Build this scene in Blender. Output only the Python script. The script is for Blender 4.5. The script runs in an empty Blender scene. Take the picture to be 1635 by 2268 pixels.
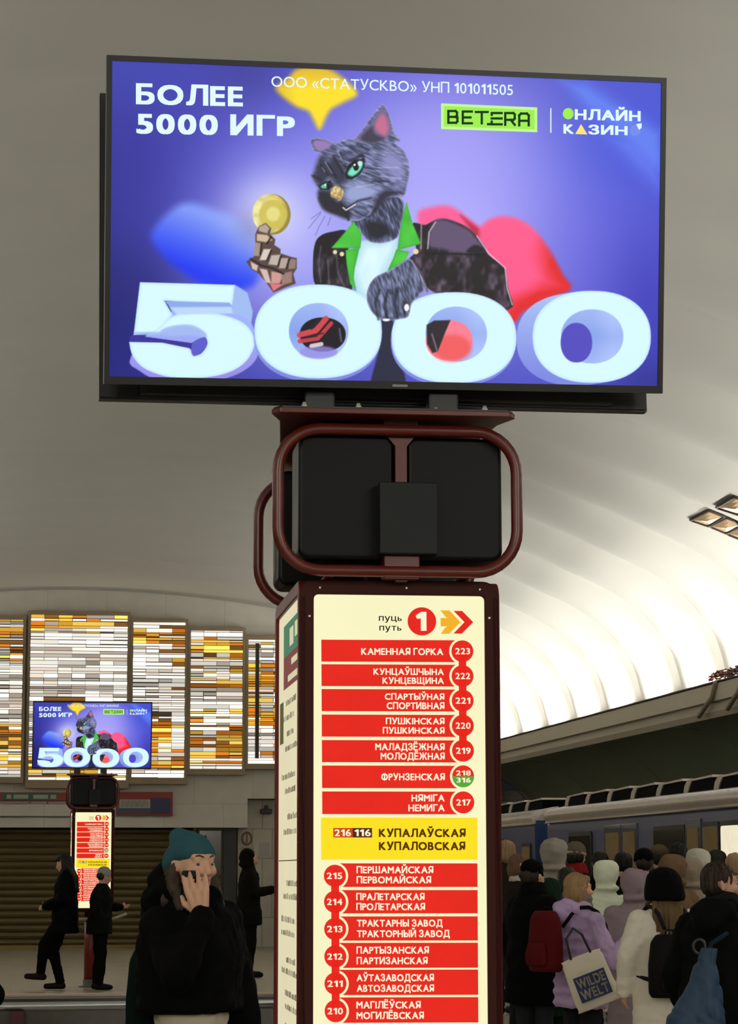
import bpy, bmesh, math, random
import numpy as np
from mathutils import Vector, Matrix, Quaternion

# ------------------------------------------------------------------ camera, world, lights
SC = bpy.context.scene
COL = SC.collection
SC.view_settings.view_transform = 'Standard'
SC.view_settings.look = 'None'
SC.view_settings.exposure = 0.0
SC.view_settings.gamma = 1.0
SC.view_settings.use_curve_mapping = False
SC.cycles.max_bounces = 5
SC.cycles.diffuse_bounces = 3
SC.cycles.glossy_bounces = 2
SC.cycles.transmission_bounces = 2
SC.cycles.sample_clamp_indirect = 4.0
SC.cycles.caustics_reflective = False
SC.cycles.caustics_refractive = False

FPX, CX, CY = 5400.0, 817.5, 1134.0           # focal length in pixels of the 1635 x 2268 frame
YAW = math.atan(782.5 / FPX)
PITCH = math.atan(791.0 / FPX)
ROLL = math.radians(0.1)
EYE = Vector((0, 0, 1.63))
_f = Vector((math.sin(YAW) * math.cos(PITCH), math.cos(YAW) * math.cos(PITCH), math.sin(PITCH)))
_r0 = Vector((math.cos(YAW), -math.sin(YAW), 0))
_u0 = _r0.cross(_f)
_r = _r0 * math.cos(ROLL) - _u0 * math.sin(ROLL)
_u = _r.cross(_f)
cam_data = bpy.data.cameras.new('camera')
cam_data.sensor_fit = 'VERTICAL'
cam_data.sensor_height = 36.0
cam_data.lens = 36.0 * FPX / 2268.0
cam_data.clip_end = 300
cam = bpy.data.objects.new('camera', cam_data)
COL.objects.link(cam)
cam.matrix_world = Matrix(((_r.x, _u.x, -_f.x, EYE.x), (_r.y, _u.y, -_f.y, EYE.y), (_r.z, _u.z, -_f.z, EYE.z), (0, 0, 0, 1)))
SC.camera = cam

world = bpy.data.worlds.new('world')
SC.world = world
world.use_nodes = True
world.node_tree.nodes['Background'].inputs[0].default_value = (0.9, 0.88, 0.8, 1)
world.node_tree.nodes['Background'].inputs[1].default_value = 0.01

XC = 1.3                       # hall centre line
LIP = 8.3                      # cornice lip, distance from the centre line
BAY = 2.41                     # length of one vault bay
COVE_POWER = 84.0
COVE_COL = (1.0, 0.985, 0.935)

def cove_light(x, y, sgn, length=0.75, power=1.0):
    d = bpy.data.lights.new('cove_lamp', 'AREA')
    d.shape = 'RECTANGLE'
    d.size = length
    d.size_y = 0.10
    d.energy = COVE_POWER * power
    d.color = COVE_COL
    o = bpy.data.objects.new('cove_lamp', d)
    COL.objects.link(o)
    aim = Vector((-0.75 * sgn, 0.0, 1.0)).normalized()
    zax = -aim
    xax = Vector((0, 1, 0))
    yax = zax.cross(xax).normalized()
    o.matrix_world = Matrix(((xax.x, yax.x, zax.x, x), (xax.y, yax.y, zax.y, y), (xax.z, yax.z, zax.z, 4.105), (0, 0, 0, 1)))
    return o
Y_SEAM = 36.8
Y_END = 51.7
NB0, NB1 = -15, 7             # bays from y = 0.65 to the end wall
for k in range(NB0, NB1):
    y = Y_SEAM + BAY * k + 0.78
    if y < Y_END - 0.4:
        for s in (-1, 1):
            cove_light(XC + s * (LIP + 0.30), y, s)

HALL_Y0 = -45.0
for k in range(5):            # the hall goes on behind the camera
    for s in (-1, 1):
        cove_light(XC + s * (LIP + 0.30), -4.0 - 8.6 * k, s, 7.5, 3.4)

HALL_FILL = 300.0
for yy in (-33.0, -24.0, -15.0, -6.0):       # fill lights added behind the camera to brighten the lower hall
    for s in (-1, 1):
        d = bpy.data.lights.new('haunch_lamp', 'AREA')
        d.shape = 'RECTANGLE'; d.size = 1.6; d.size_y = 1.2
        d.energy = HALL_FILL
        d.color = (1.0, 0.96, 0.88)
        o = bpy.data.objects.new('haunch_lamp', d)
        COL.objects.link(o)
        o.location = (XC + s * 6.2, yy, 5.75)
        o.rotation_euler = Vector((-0.45 * s, 0.55, -1)).to_track_quat('-Z', 'Y').to_euler()

# ------------------------------------------------------------------ pixel rays (used to read places off the photograph)
def ray(px, py):
    return _f + _r * ((px - CX) / FPX) - _u * ((py - CY) / FPX)
def at_y(px, py, Y):
    d = ray(px, py)
    return EYE + d * (Y / d.y)
def at_x(px, py, X):
    d = ray(px, py)
    return EYE + d * (X / d.x)
def at_z(px, py, Z):
    d = ray(px, py)
    return EYE + d * ((Z - EYE.z) / d.z)
def on_local(px, py, M, y0=0.0):
    """hit of a pixel ray with the local plane y = y0 of matrix M, in local coordinates"""
    Mi = M.inverted()
    o = Mi @ EYE
    d = (Mi.to_3x3() @ ray(px, py))
    t = (y0 - o.y) / d.y
    return o + d * t

# ------------------------------------------------------------------ helpers
def lin(c):
    return tuple(((v / 255.0) / 12.92 if v / 255.0 <= 0.04045 else ((v / 255.0 + 0.055) / 1.055) ** 2.4) for v in c)

MATS = {}
def mat(name, rgb, rough=0.6, metal=0.0, emit=0.0, noise=0.0, nscale=20.0, bump=0.0, bscale=60.0, coat=0.0, spec=0.5, stretch=None):
    """procedural material; rgb in 0-255 sRGB"""
    if name in MATS:
        return MATS[name]
    m = bpy.data.materials.new(name)
    m.use_nodes = True
    nt = m.node_tree
    b = nt.nodes['Principled BSDF']
    c = lin(rgb)
    b.inputs['Base Color'].default_value = (*c, 1)
    b.inputs['Roughness'].default_value = rough
    b.inputs['Metallic'].default_value = metal
    b.inputs['Specular IOR Level'].default_value = spec
    b.inputs['Coat Weight'].default_value = coat
    if emit > 0:
        b.inputs['Emission Color'].default_value = (*c, 1)
        b.inputs['Emission Strength'].default_value = emit
        b.inputs['Base Color'].default_value = (0.01, 0.01, 0.01, 1)
        b.inputs['Specular IOR Level'].default_value = 0.05
    src = None
    if noise > 0 or bump > 0:
        tc = nt.nodes.new('ShaderNodeTexCoord')
        src = tc.outputs['Object']
        if stretch:
            mp = nt.nodes.new('ShaderNodeMapping')
            mp.inputs['Scale'].default_value = stretch
            nt.links.new(src, mp.inputs['Vector'])
            src = mp.outputs['Vector']
    if noise > 0:
        n = nt.nodes.new('ShaderNodeTexNoise')
        n.inputs['Scale'].default_value = nscale
        n.inputs['Detail'].default_value = 4
        nt.links.new(src, n.inputs['Vector'])
        mx = nt.nodes.new('ShaderNodeMix')
        mx.data_type = 'RGBA'
        mx.inputs[6].default_value = (*[max(0, v * (1 - noise)) for v in c], 1)
        mx.inputs[7].default_value = (*[min(1, v * (1 + noise)) for v in c], 1)
        nt.links.new(n.outputs['Fac'], mx.inputs[0])
        nt.links.new(mx.outputs[2], b.inputs['Emission Color' if emit > 0 else 'Base Color'])
    if bump > 0:
        n2 = nt.nodes.new('ShaderNodeTexNoise')
        n2.inputs['Scale'].default_value = bscale
        n2.inputs['Detail'].default_value = 3
        nt.links.new(src, n2.inputs['Vector'])
        bp = nt.nodes.new('ShaderNodeBump')
        bp.inputs['Strength'].default_value = bump
        bp.inputs['Distance'].default_value = 0.02
        nt.links.new(n2.outputs['Fac'], bp.inputs['Height'])
        nt.links.new(bp.outputs['Normal'], b.inputs['Normal'])
    MATS[name] = m
    return m

def attr_emit(name, attr='col', strength=1.0, gloss=False):
    m = bpy.data.materials.new(name)
    m.use_nodes = True
    nt = m.node_tree
    b = nt.nodes['Principled BSDF']
    a = nt.nodes.new('ShaderNodeAttribute')
    a.attribute_name = attr
    b.inputs['Base Color'].default_value = (0.01, 0.01, 0.01, 1)
    b.inputs['Roughness'].default_value = 0.35
    b.inputs['Specular IOR Level'].default_value = 0.2
    nt.links.new(a.outputs['Color'], b.inputs['Emission Color'])
    b.inputs['Emission Strength'].default_value = strength
    return m

class MB:
    """collects shapes into one mesh"""
    def __init__(s):
        s.v = []; s.f = []; s.sm = []
    def add(s, vs, fs, smooth=False):
        n = len(s.v)
        s.v += [tuple(v) for v in vs]
        s.f += [tuple(i + n for i in f) for f in fs]
        s.sm += [smooth] * len(fs)
        return s
    def box(s, x0, x1, y0, y1, z0, z1):
        v = [(x, y, z) for x in (x0, x1) for y in (y0, y1) for z in (z0, z1)]
        return s.add(v, [(0, 1, 3, 2), (4, 6, 7, 5), (0, 4, 5, 1), (2, 3, 7, 6), (0, 2, 6, 4), (1, 5, 7, 3)])
    def quad(s, a, b, c, d):
        return s.add([a, b, c, d], [(0, 1, 2, 3)])
    def prism(s, poly, axis, a0, a1, smooth=False):
        """poly: 2D points; axis 'x','y','z' is the extrusion axis; CCW seen from +axis"""
        def P(p, a):
            return (a, p[0], p[1]) if axis == 'x' else ((p[0], a, p[1]) if axis == 'y' else (p[0], p[1], a))
        n = len(poly)
        v = [P(p, a0) for p in poly] + [P(p, a1) for p in poly]
        f = [tuple(range(n - 1, -1, -1)), tuple(range(n, 2 * n))]
        s.add(v, f)
        k = len(s.v) - 2 * n
        s.f += [(k + i, k + (i + 1) % n, k + n + (i + 1) % n, k + n + i) for i in range(n)]
        s.sm += [smooth] * n
        return s
    def tube(s, pts, r, closed=False, seg=12, cap=True):
        pts = [Vector(p) for p in pts]
        n = len(pts)
        rings = []
        prev = None
        for i in range(n):
            if closed:
                t = (pts[(i + 1) % n] - pts[i - 1]).normalized()
            else:
                t = (pts[min(i + 1, n - 1)] - pts[max(i - 1, 0)]).normalized()
            if prev is None:
                ref = Vector((0, 0, 1)) if abs(t.z) < 0.9 else Vector((1, 0, 0))
                nrm = (ref - t * ref.dot(t)).normalized()
            else:
                nrm = (prev - t * prev.dot(t)).normalized()
            prev = nrm
            bn = t.cross(nrm)
            rr = r[i] if isinstance(r, (list, tuple)) else r
            rings.append([pts[i] + (nrm * math.cos(2 * math.pi * k / seg) + bn * math.sin(2 * math.pi * k / seg)) * rr for k in range(seg)])
        v = [p for R in rings for p in R]
        f = []
        m = n if closed else n - 1
        for i in range(m):
            j = (i + 1) % n
            for k in range(seg):
                k2 = (k + 1) % seg
                f.append((i * seg + k, i * seg + k2, j * seg + k2, j * seg + k))
        s.add(v, f, True)
        if cap and not closed:
            b = len(s.v) - len(v)
            s.f += [tuple(b + k for k in range(seg - 1, -1, -1)), tuple(b + (n - 1) * seg + k for k in range(seg))]
            s.sm += [False, False]
        return s
    def lathe(s, prof, cx=0, cy=0, seg=24):
        v = [(cx + r * math.cos(2 * math.pi * k / seg), cy + r * math.sin(2 * math.pi * k / seg), z) for r, z in prof for k in range(seg)]
        f = [(i * seg + k, i * seg + (k + 1) % seg, (i + 1) * seg + (k + 1) % seg, (i + 1) * seg + k) for i in range(len(prof) - 1) for k in range(seg)]
        s.add(v, f, True)
        b = len(s.v) - len(v)
        s.f += [tuple(b + k for k in range(seg - 1, -1, -1)), tuple(b + (len(prof) - 1) * seg + k for k in range(seg))]
        s.sm += [False, False]
        return s
    def build(s, name, material, parent=None, bevel=0, bseg=2):
        me = bpy.data.meshes.new(name)
        me.from_pydata(s.v, [], s.f)
        me.polygons.foreach_set('use_smooth', s.sm)
        me.materials.append(material)
        me.update()
        o = bpy.data.objects.new(name, me)
        COL.objects.link(o)
        if parent:
            o.parent = parent
        if bevel:
            b = o.modifiers.new('bevel', 'BEVEL')
            b.width = bevel
            b.segments = bseg
            b.limit_method = 'ANGLE'
            b.angle_limit = math.radians(40)
        return o

def tag(o, label=None, cat=None, group=None, kind=None):
    if label: o['label'] = label
    if cat: o['category'] = cat
    if group: o['group'] = group
    if kind: o['kind'] = kind
    return o
def empty(name, M=None):
    o = bpy.data.objects.new(name, None)
    COL.objects.link(o)
    o.empty_display_size = 0.1
    if M is not None:
        o.matrix_world = M
    return o
def copy_tree(o, parent=None):
    c = o.copy()
    COL.objects.link(c)
    if parent:
        c.parent = parent
    for ch in o.children:
        copy_tree(ch, c)
    return c

def rrect(x0, x1, z0, z1, r, n=6):
    """rounded rectangle outline, counter-clockwise in (x, z)"""
    out = []
    for cx, cz, a0 in ((x1 - r, z0 + r, -90), (x1 - r, z1 - r, 0), (x0 + r, z1 - r, 90), (x0 + r, z0 + r, 180)):
        for k in range(n + 1):
            a = math.radians(a0 + 90 * k / n)
            out.append((cx + r * math.cos(a), cz + r * math.sin(a)))
    return out

# text: flat letters from the built-in font, as normalised outlines
_TXT = {}
_LIKE = dict(zip('РВОСАЕКМНТІХ', 'PBOCAEKMHTIX'))
_GLY = {'1': ([(0.17, 0), (0.30, 0), (0.30, 0.68), (0.19, 0.68), (0.17, 0.62), (0.0, 0.54), (0.06, 0.45), (0.17, 0.52)], [(0, 1, 2, 3, 4), (5, 6, 7, 3)])}
def glyph(ch):
    ch = _LIKE.get(ch, ch)
    if ch in _GLY:
        return _GLY[ch]
    if ch == 'Ф':                  # a ring with a bar
        v, f = glyph('O')
        w = max(p[0] for p in v)
        n = len(v)
        _GLY[ch] = (v + [(w * 0.43, -0.03), (w * 0.57, -0.03), (w * 0.57, 0.72), (w * 0.43, 0.72)], f + [(n, n + 1, n + 2, n + 3)])
        return _GLY[ch]
    if ch == 'ь':                  # bowl at the foot of a stem
        v, f = glyph('P')
        h = max(p[1] for p in v)
        _GLY[ch] = ([(x * 0.86, (h - y) * 0.70) for x, y in v], f)
        return _GLY[ch]
    cu = bpy.data.curves.new('lettering', 'FONT')
    cu.body = ch
    cu.resolution_u = 12 if ch in 'ФфЖж' else 4
    cu.fill_mode = 'FRONT'
    o = bpy.data.objects.new('lettering', cu)
    COL.objects.link(o)
    dg = bpy.context.evaluated_depsgraph_get()
    dg.update()
    me = bpy.data.meshes.new_from_object(o.evaluated_get(dg))
    v = [(p.co.x, p.co.y) for p in me.vertices]
    x0 = min(p[0] for p in v)
    _GLY[ch] = ([(x - x0, y) for x, y in v], [tuple(p.vertices) for p in me.polygons])
    bpy.data.objects.remove(o)
    bpy.data.curves.remove(cu)
    bpy.data.meshes.remove(me)
    return _GLY[ch]
def text_geo(s, bold=0.0):
    """bold letters are five copies of the outline, shifted by the stroke gain"""
    key = (s, bold)
    if key in _TXT:
        return _TXT[key]
    v, f = [], []
    x = 0.0
    for ch in s:
        if ch == ' ':
            x += 0.26
            continue
        gv, gf = glyph(ch)
        for dx, dy in (((0, 0), (1, 1), (1, -1), (-1, 1), (-1, -1)) if bold else ((0, 0),)):
            n = len(v)
            v += [(x + p + dx * bold, q + dy * bold * 0.8) for p, q in gv]
            f += [tuple(i + n for i in t) for t in gf]
        x += max(p for p, q in gv) + (0.055 if ch in 'ГТУАЛДРЎ' else 0.085) + bold * 2
    _TXT[key] = (v, f)
    return v, f
def text_fit(mb, s, org, ux, uz, w, h, bold=0.0, capref=None, word=None):
    """letters scaled so that the inked box of s fills w x h from org along ux / uz; word picks one word of the line"""
    v, f = text_geo(s, bold)
    xs = [p[0] for p in v]
    x0, x1 = min(xs), max(xs)
    ys = [p[1] for p in (text_geo(capref, bold)[0] if capref else v)]
    y0, y1 = min(ys), max(ys)
    org = Vector(org); ux = Vector(ux); uz = Vector(uz)
    P = [org + ux * ((p[0] - x0) / (x1 - x0) * w) + uz * ((p[1] - y0) / (y1 - y0) * h) for p in v]
    if word is not None:
        n0 = len(text_geo(' '.join(s.split()[:word]), bold)[0]) if word else 0
        n1 = len(text_geo(' '.join(s.split()[:word + 1]), bold)[0])
        P = P[n0:n1]
        f = [tuple(i - n0 for i in q) for q in f if n0 <= q[0] < n1]
    mb.add(P, f)
# ------------------------------------------------------------------ materials of the hall
def tile_mat(name, c1, c2, mortar, bw, bh, ms=0.006, rough=0.5, axis='xz', noise=0.12, bump=0.0):
    m = bpy.data.materials.new(name)
    m.use_nodes = True
    nt = m.node_tree
    b = nt.nodes['Principled BSDF']
    b.inputs['Roughness'].default_value = rough
    tc = nt.nodes.new('ShaderNodeTexCoord')
    sp = nt.nodes.new('ShaderNodeSeparateXYZ')
    cb = nt.nodes.new('ShaderNodeCombineXYZ')
    nt.links.new(tc.outputs['Object'], sp.inputs[0])
    nt.links.new(sp.outputs[axis[0].upper()], cb.inputs[0])
    nt.links.new(sp.outputs[axis[1].upper()], cb.inputs[1])
    br = nt.nodes.new('ShaderNodeTexBrick')
    br.inputs['Color1'].default_value = (*lin(c1), 1)
    br.inputs['Color2'].default_value = (*lin(c2), 1)
    br.inputs['Mortar'].default_value = (*lin(mortar), 1)
    br.inputs['Scale'].default_value = 1.0
    br.inputs['Mortar Size'].default_value = ms
    br.inputs['Brick Width'].default_value = bw
    br.inputs['Row Height'].default_value = bh
    nt.links.new(cb.outputs[0], br.inputs['Vector'])
    n = nt.nodes.new('ShaderNodeTexNoise')
    n.inputs['Scale'].default_value = 3.0
    n.inputs['Detail'].default_value = 6
    nt.links.new(tc.outputs['Object'], n.inputs['Vector'])
    mr = nt.nodes.new('ShaderNodeMapRange')
    mr.inputs[3].default_value = 1 - noise
    mr.inputs[4].default_value = 1 + noise
    nt.links.new(n.outputs['Fac'], mr.inputs[0])
    mx = nt.nodes.new('ShaderNodeMix')
    mx.data_type = 'RGBA'
    mx.blend_type = 'MULTIPLY'
    mx.inputs[0].default_value = 1.0
    nt.links.new(br.outputs['Color'], mx.inputs[6])
    nt.links.new(mr.outputs[0], mx.inputs[7])
    nt.links.new(mx.outputs[2], b.inputs['Base Color'])
    return m

M_VAULT = mat('vault_plaster', (196, 194, 185), rough=0.85, noise=0.05, nscale=0.8, bump=0.10, bscale=2.0, spec=0.2)
M_CORN = mat('cornice_stone', (202, 192, 172), rough=0.7, noise=0.06, nscale=3)
M_CORND = mat('cornice_edge', (70, 56, 52), rough=0.6)
M_DARKWALL = mat('track_wall_paint', (122, 128, 104), rough=0.8, noise=0.08, nscale=1.5)
M_FLOOR = tile_mat('granite_floor', (168, 158, 138), (158, 149, 130), (120, 112, 98), 0.6, 0.6, 0.004, 0.32, 'xy')
M_WALL = tile_mat('end_wall_slabs', (206, 200, 187), (202, 196, 183), (184, 178, 165), 1.25, 3.0, 0.008, 0.6, 'xz')
M_TILE = tile_mat('wall_tiles', (190, 182, 164), (182, 174, 157), (150, 143, 128), 0.42, 0.62, 0.012, 0.5, 'xz')
M_BALLAST = mat('track_bed', (40, 38, 34), rough=0.95, noise=0.3, nscale=30)

# ------------------------------------------------------------------ vault
_ctrl = [(0, 7.5), (2.2, 7.4), (4.5, 7.1), (6.3, 6.55), (7.1, 6.25), (7.8, 5.97), (8.37, 5.6), (8.78, 5.08), (8.95, 4.53), (9.0, 4.2), (9.0, 3.86)]
def _catmull(pts, n):
    out = []
    P = [pts[0]] + pts + [pts[-1]]
    for i in range(1, len(P) - 2):
        p0, p1, p2, p3 = [np.array(q, float) for q in P[i - 1:i + 3]]
        for k in range(n):
            t = k / n
            out.append(0.5 * ((2 * p1) + (-p0 + p2) * t + (2 * p0 - 5 * p1 + 4 * p2 - p3) * t * t + (-p0 + 3 * p1 - 3 * p2 + p3) * t ** 3))
    out.append(np.array(pts[-1], float))
    return np.array(out)
_half = _catmull([(-_ctrl[1][0], _ctrl[1][1])] + _ctrl, 5)[5:]
_half[0] = (0, 7.5)
def vault_z(x):
    return float(np.interp(abs(x - XC), _half[:, 0], _half[:, 1]))
prof = [(-p[0], p[1]) for p in _half[::-1]] + [(p[0], p[1]) for p in _half[1:]]
NSEG = 12
ys = []
y = Y_SEAM
y0 = HALL_Y0
kk0 = int(math.floor((y0 - Y_SEAM) / BAY))
rows = []
for k in range(kk0, 8):
    for j in range(NSEG):
        yy = Y_SEAM + BAY * (k + j / NSEG)
        if y0 <= yy <= Y_END + 0.1 and (yy > 0 or j % 4 == 0):
            rows.append((yy, j / NSEG))
vb = MB()
npf = len(prof)
PA = np.array(prof)
tang = np.gradient(PA, axis=0)
tang /= np.linalg.norm(tang, axis=1)[:, None]
nin = np.stack([tang[:, 1], -tang[:, 0]], 1)          # inward normal (down at the crown)
amp = np.interp(np.abs(PA[:, 0]), [0, 4.0, 6.0, 7.5, 8.6, 9.0], [0.012, 0.02, 0.07, 0.21, 0.30, 0.24])
vv = []
for yy, s in rows:
    b = (math.sin(math.pi * s)) ** 0.75 if s > 0 else 0.0
    groove = -0.025 if s == 0 else 0.0
    P = PA + nin * (amp * b + groove)[:, None]
    vv += [(XC + p[0], yy, p[1]) for p in P]
ff = [(i * npf + k, i * npf + k + 1, (i + 1) * npf + k + 1, (i + 1) * npf + k) for i in range(len(rows) - 1) for k in range(npf - 1)]
vb.add(vv, ff, True)
ceiling = vb.build('ceiling', M_VAULT)
tag(ceiling, kind='structure')

# ------------------------------------------------------------------ cornices, track walls, floor
for s, nm in ((1, 'right'), (-1, 'left')):
    m = MB()
    X = lambda d: XC + s * d
    sec = [(LIP, 4.17), (LIP + 0.06, 4.19), (LIP + 0.06, 3.95), (LIP + 0.72, 3.92), (LIP + 0.72, 3.72), (LIP + 0.10, 3.72), (LIP + 0.05, 3.80), (LIP + 0.05, 3.90), (LIP + 0.085, 3.905), (LIP + 0.085, 3.93), (LIP, 3.935)]
    pts = [(X(a), b) for a, b in sec]
    if s < 0:
        pts = pts[::-1]
    m.prism([(p[0], p[1]) for p in pts][::-1], 'y', y0, Y_END)
    c = m.build('trim_1' if s > 0 else 'trim_2', M_CORN)
    tag(c, kind='structure')
    e = MB().box(min(X(LIP - 0.012), X(LIP + 0.05)), max(X(LIP - 0.012), X(LIP + 0.05)), y0, Y_END, 4.185, 4.205).build('trim_3' if s > 0 else 'trim_4', M_CORND)
    tag(e, kind='structure')
    # curved soffit and wall behind the train
    w = MB()
    arc = [(LIP + 0.10 + 1.6 * math.sin(a), 2.22 + 1.5 * math.cos(a)) for a in [math.pi / 2 * i / 12 for i in range(13)]] + [(LIP + 1.70, -1.1)]
    v = [(X(a), yy, b) for yy in (y0, Y_END) for a, b in arc]
    n = len(arc)
    w.add(v, [(i, i + 1, n + i + 1, n + i) for i in range(n - 1)], True)
    for k in range(9):                                  # seams of the wall panels
        yy = 6.0 + 5.6 * k + 1.3
        w.tube([(X(a - 0.01), yy, b) for a, b in arc[:-1]], 0.012, seg=6)
    wo = w.build('wall_' + nm, M_DARKWALL)
    tag(wo, kind='structure')
PLAT_R, PLAT_L = 6.86, -4.26
fl = MB().box(PLAT_L, PLAT_R, y0, Y_END + 0.6, -1.1, 0.0).build('floor', M_FLOOR)
tag(fl, kind='structure')
t = MB().box(PLAT_R, XC + LIP + 1.7, y0, Y_END, -1.3, -1.1).build('track_bed', M_BALLAST)
tag(t, kind='structure')
t = MB().box(XC - LIP - 1.7, PLAT_L, y0, Y_END, -1.3, -1.1).build('track_bed', M_BALLAST)
tag(t, kind='structure')
t = MB().box(XC - LIP - 1.7, XC + LIP + 1.7, y0 - 0.2, y0, -1.3, 7.6).build('wall_back', M_WALL)
tag(t, kind='structure')

# ------------------------------------------------------------------ end wall
SCL = FPX / Y_END
def ex(px): return at_y(px, 1900, Y_END).x
def ez(py): return at_y(300, py, Y_END).z
XL_OPEN = -2.2
w = MB()
# upper wall follows the vault
up = [(XC + p[0], p[1] + 0.15) for p in prof]
zl = ez(1833)
poly = [(XC - 9.0, 3.13), (XL_OPEN, 3.13), (XL_OPEN, zl), (ex(548), zl), (ex(548), ez(1768)), (XC + 9.0, ez(1768))] + up[::-1]
w.prism(poly[::-1], 'y', Y_END, Y_END + 0.35)
wall_end = w.build('wall_end', M_WALL)
tag(wall_end, kind='structure')
w = MB()
w.box(ex(525), XC + LIP + 1.7, Y_END + 0.45, Y_END + 0.7, -1.1, 3.3)
w.box(XC - LIP - 1.7, XL_OPEN, Y_END + 0.0, Y_END + 0.3, -1.1, 3.2)
o = w.build('wall_end_lower', M_TILE)
tag(o, kind='structure')
w = MB()
w.box(ex(-60), ex(540), Y_END - 0.10, Y_END, ez(1833), ez(1812))
o = w.build('trim_5', M_WALL)
tag(o, kind='structure')
o = MB().box(ex(-60), ex(156), Y_END - 0.14, Y_END, ez(1808), ez(1782)).build('trim_6', M_WALL)
tag(o, kind='structure')
o = MB().box(XL_OPEN - 0.5, ex(530), Y_END + 0.36, Y_END + 0.5, 0, 2.9).build('wall_end_recess', mat('recess_dark', (30, 27, 22), rough=0.8))
tag(o, kind='structure')

# roller shutters closing the exit
sh = MB()
xs0, xs1 = XL_OPEN, ex(433)
pitch = 15.2 / SCL
zt = ez(1833)
nsl = int(zt / pitch)
pts = []
for i in range(nsl + 1):
    zb = 0.06 + i * pitch
    for fz, dy in ((0.0, 0.030), (0.12, 0.0), (0.45, -0.022), (0.78, 0.0), (0.92, 0.018)):
        z = zb + fz * pitch
        if z < zt:
            pts.append((dy, z))
v = [(x, Y_END + 0.25 + d, z) for x in (xs0, xs1) for d, z in pts]
n = len(pts)
sh.add(v, [(i, n + i, n + i + 1, i + 1) for i in range(n - 1)], False)
M_SHUT = mat('shutter_metal', (104, 90, 58), rough=0.45, metal=0.5, noise=0.12, nscale=2)
rt = empty('roller_shutter', Matrix.Translation((1.0, Y_END + 0.25, 0)))
tag(rt, 'wide dark olive corrugated roller shutter closing the exit behind the distant column', 'shutter')
def part(mb, name, m, root, **k):
    """build in world coordinates, parent to a root that only translates / rotates"""
    o = mb.build(name, m, None, **k)
    o.parent = root
    o.matrix_parent_inverse = root.matrix_world.inverted()
    return o
part(sh, 'slat_curtain', M_SHUT, rt)
part(MB().box(xs0, xs1, Y_END + 0.20, Y_END + 0.30, 0.0, 0.075), 'bottom_rail', mat('shutter_rail', (128, 106, 52), rough=0.5, metal=0.3), rt)
part(MB().box(xs1 - 0.03, xs1 + 0.03, Y_END + 0.18, Y_END + 0.33, 0.0, zt), 'guide_rail', M_SHUT, rt)

# glazed door leaf beside the shutter
rt = empty('glazed_door', Matrix.Translation((ex(466), Y_END + 0.3, 0)))
tag(rt, 'narrow dark glazed door with amber tint between shutter and tiled wall', 'door')
a, b = ex(439), ex(496)
fr = MB()
fr.box(a, a + 0.04, Y_END + 0.2, Y_END + 0.28, 0, zt).box(b - 0.04, b, Y_END + 0.2, Y_END + 0.28, 0, zt).box(a + 0.04, b - 0.04, Y_END + 0.2, Y_END + 0.28, zt - 0.06, zt).box(a + 0.04, b - 0.04, Y_END + 0.2, Y_END + 0.28, 0, 0.15)
part(fr, 'door_frame', mat('door_frame_dark', (58, 48, 26), rough=0.4, metal=0.5), rt)
part(MB().box(a + 0.04, b - 0.04, Y_END + 0.23, Y_END + 0.25, 0.15, zt - 0.06), 'glass_pane', mat('door_glass', (66, 54, 26), rough=0.12, spec=0.6), rt)
hd = MB().tube([at_y(455, 1850, Y_END + 0.18), at_y(478, 1930, Y_END + 0.18), at_y(489, 1944, Y_END + 0.18)], 0.018, seg=8)
part(hd, 'handle', mat('brass', (190, 170, 110), rough=0.3, metal=0.8), rt)
o = MB().box(ex(496), ex(525), Y_END + 0.12, Y_END + 0.35, 0, zt).build('door_post', mat('post_dark', (34, 32, 26), rough=0.5))
tag(o, 'dark post between the glazed door and the tiled wall', 'post')

# small notices on the tiled wall
YW = Y_END + 0.45
def wx(px, py): return at_y(px, py, YW)
def sheet(name, px0, px1, py0, py1, m, label, cat, th=0.012):
    a = wx(px0, py1); b = wx(px1, py0)
    o = MB().box(a.x, b.x, YW - th, YW, a.z, b.z).build(name, m)
    return tag(o, label, cat)
sheet('paper_notice', 574, 598, 1866, 1898, mat('paper', (176, 170, 160), rough=0.8), 'white paper notice pinned on the tiled end wall', 'notice')
sheet('wall_sign', 533, 562, 1877, 1893, mat('paper_dim', (160, 150, 132), rough=0.8), 'small pale plate below the round sign on the tiled wall', 'sign')
c = wx(547, 1857)
rs = MB().tube([(c.x + 0.10 * math.cos(a), YW - 0.012, c.z + 0.13 * math.sin(a)) for a in [2 * math.pi * i / 20 for i in range(20)]], 0.022, closed=True, seg=6)
rs.box(c.x - 0.015, c.x + 0.015, YW - 0.02, YW - 0.005, c.z - 0.10, c.z + 0.10)
tag(rs.build('round_sign', mat('round_sign_brown', (128, 96, 76), rough=0.7)), 'round brown ring sign on the tiled wall above the paper notices', 'sign')
# camera on the dark recess
c = at_y(590, 1798, Y_END + 0.3)
cm = MB().box(c.x - 0.12, c.x + 0.12, c.y - 0.05, c.y + 0.2, c.z - 0.04, c.z + 0.06).box(c.x - 0.03, c.x + 0.03, c.y + 0.0, c.y + 0.15, c.z + 0.05, c.z + 0.14)
tag(cm.build('wall_camera', mat('camera_black', (28, 27, 25), rough=0.5), bevel=0.01), 'small black camera box mounted high on the end wall', 'camera')

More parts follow.
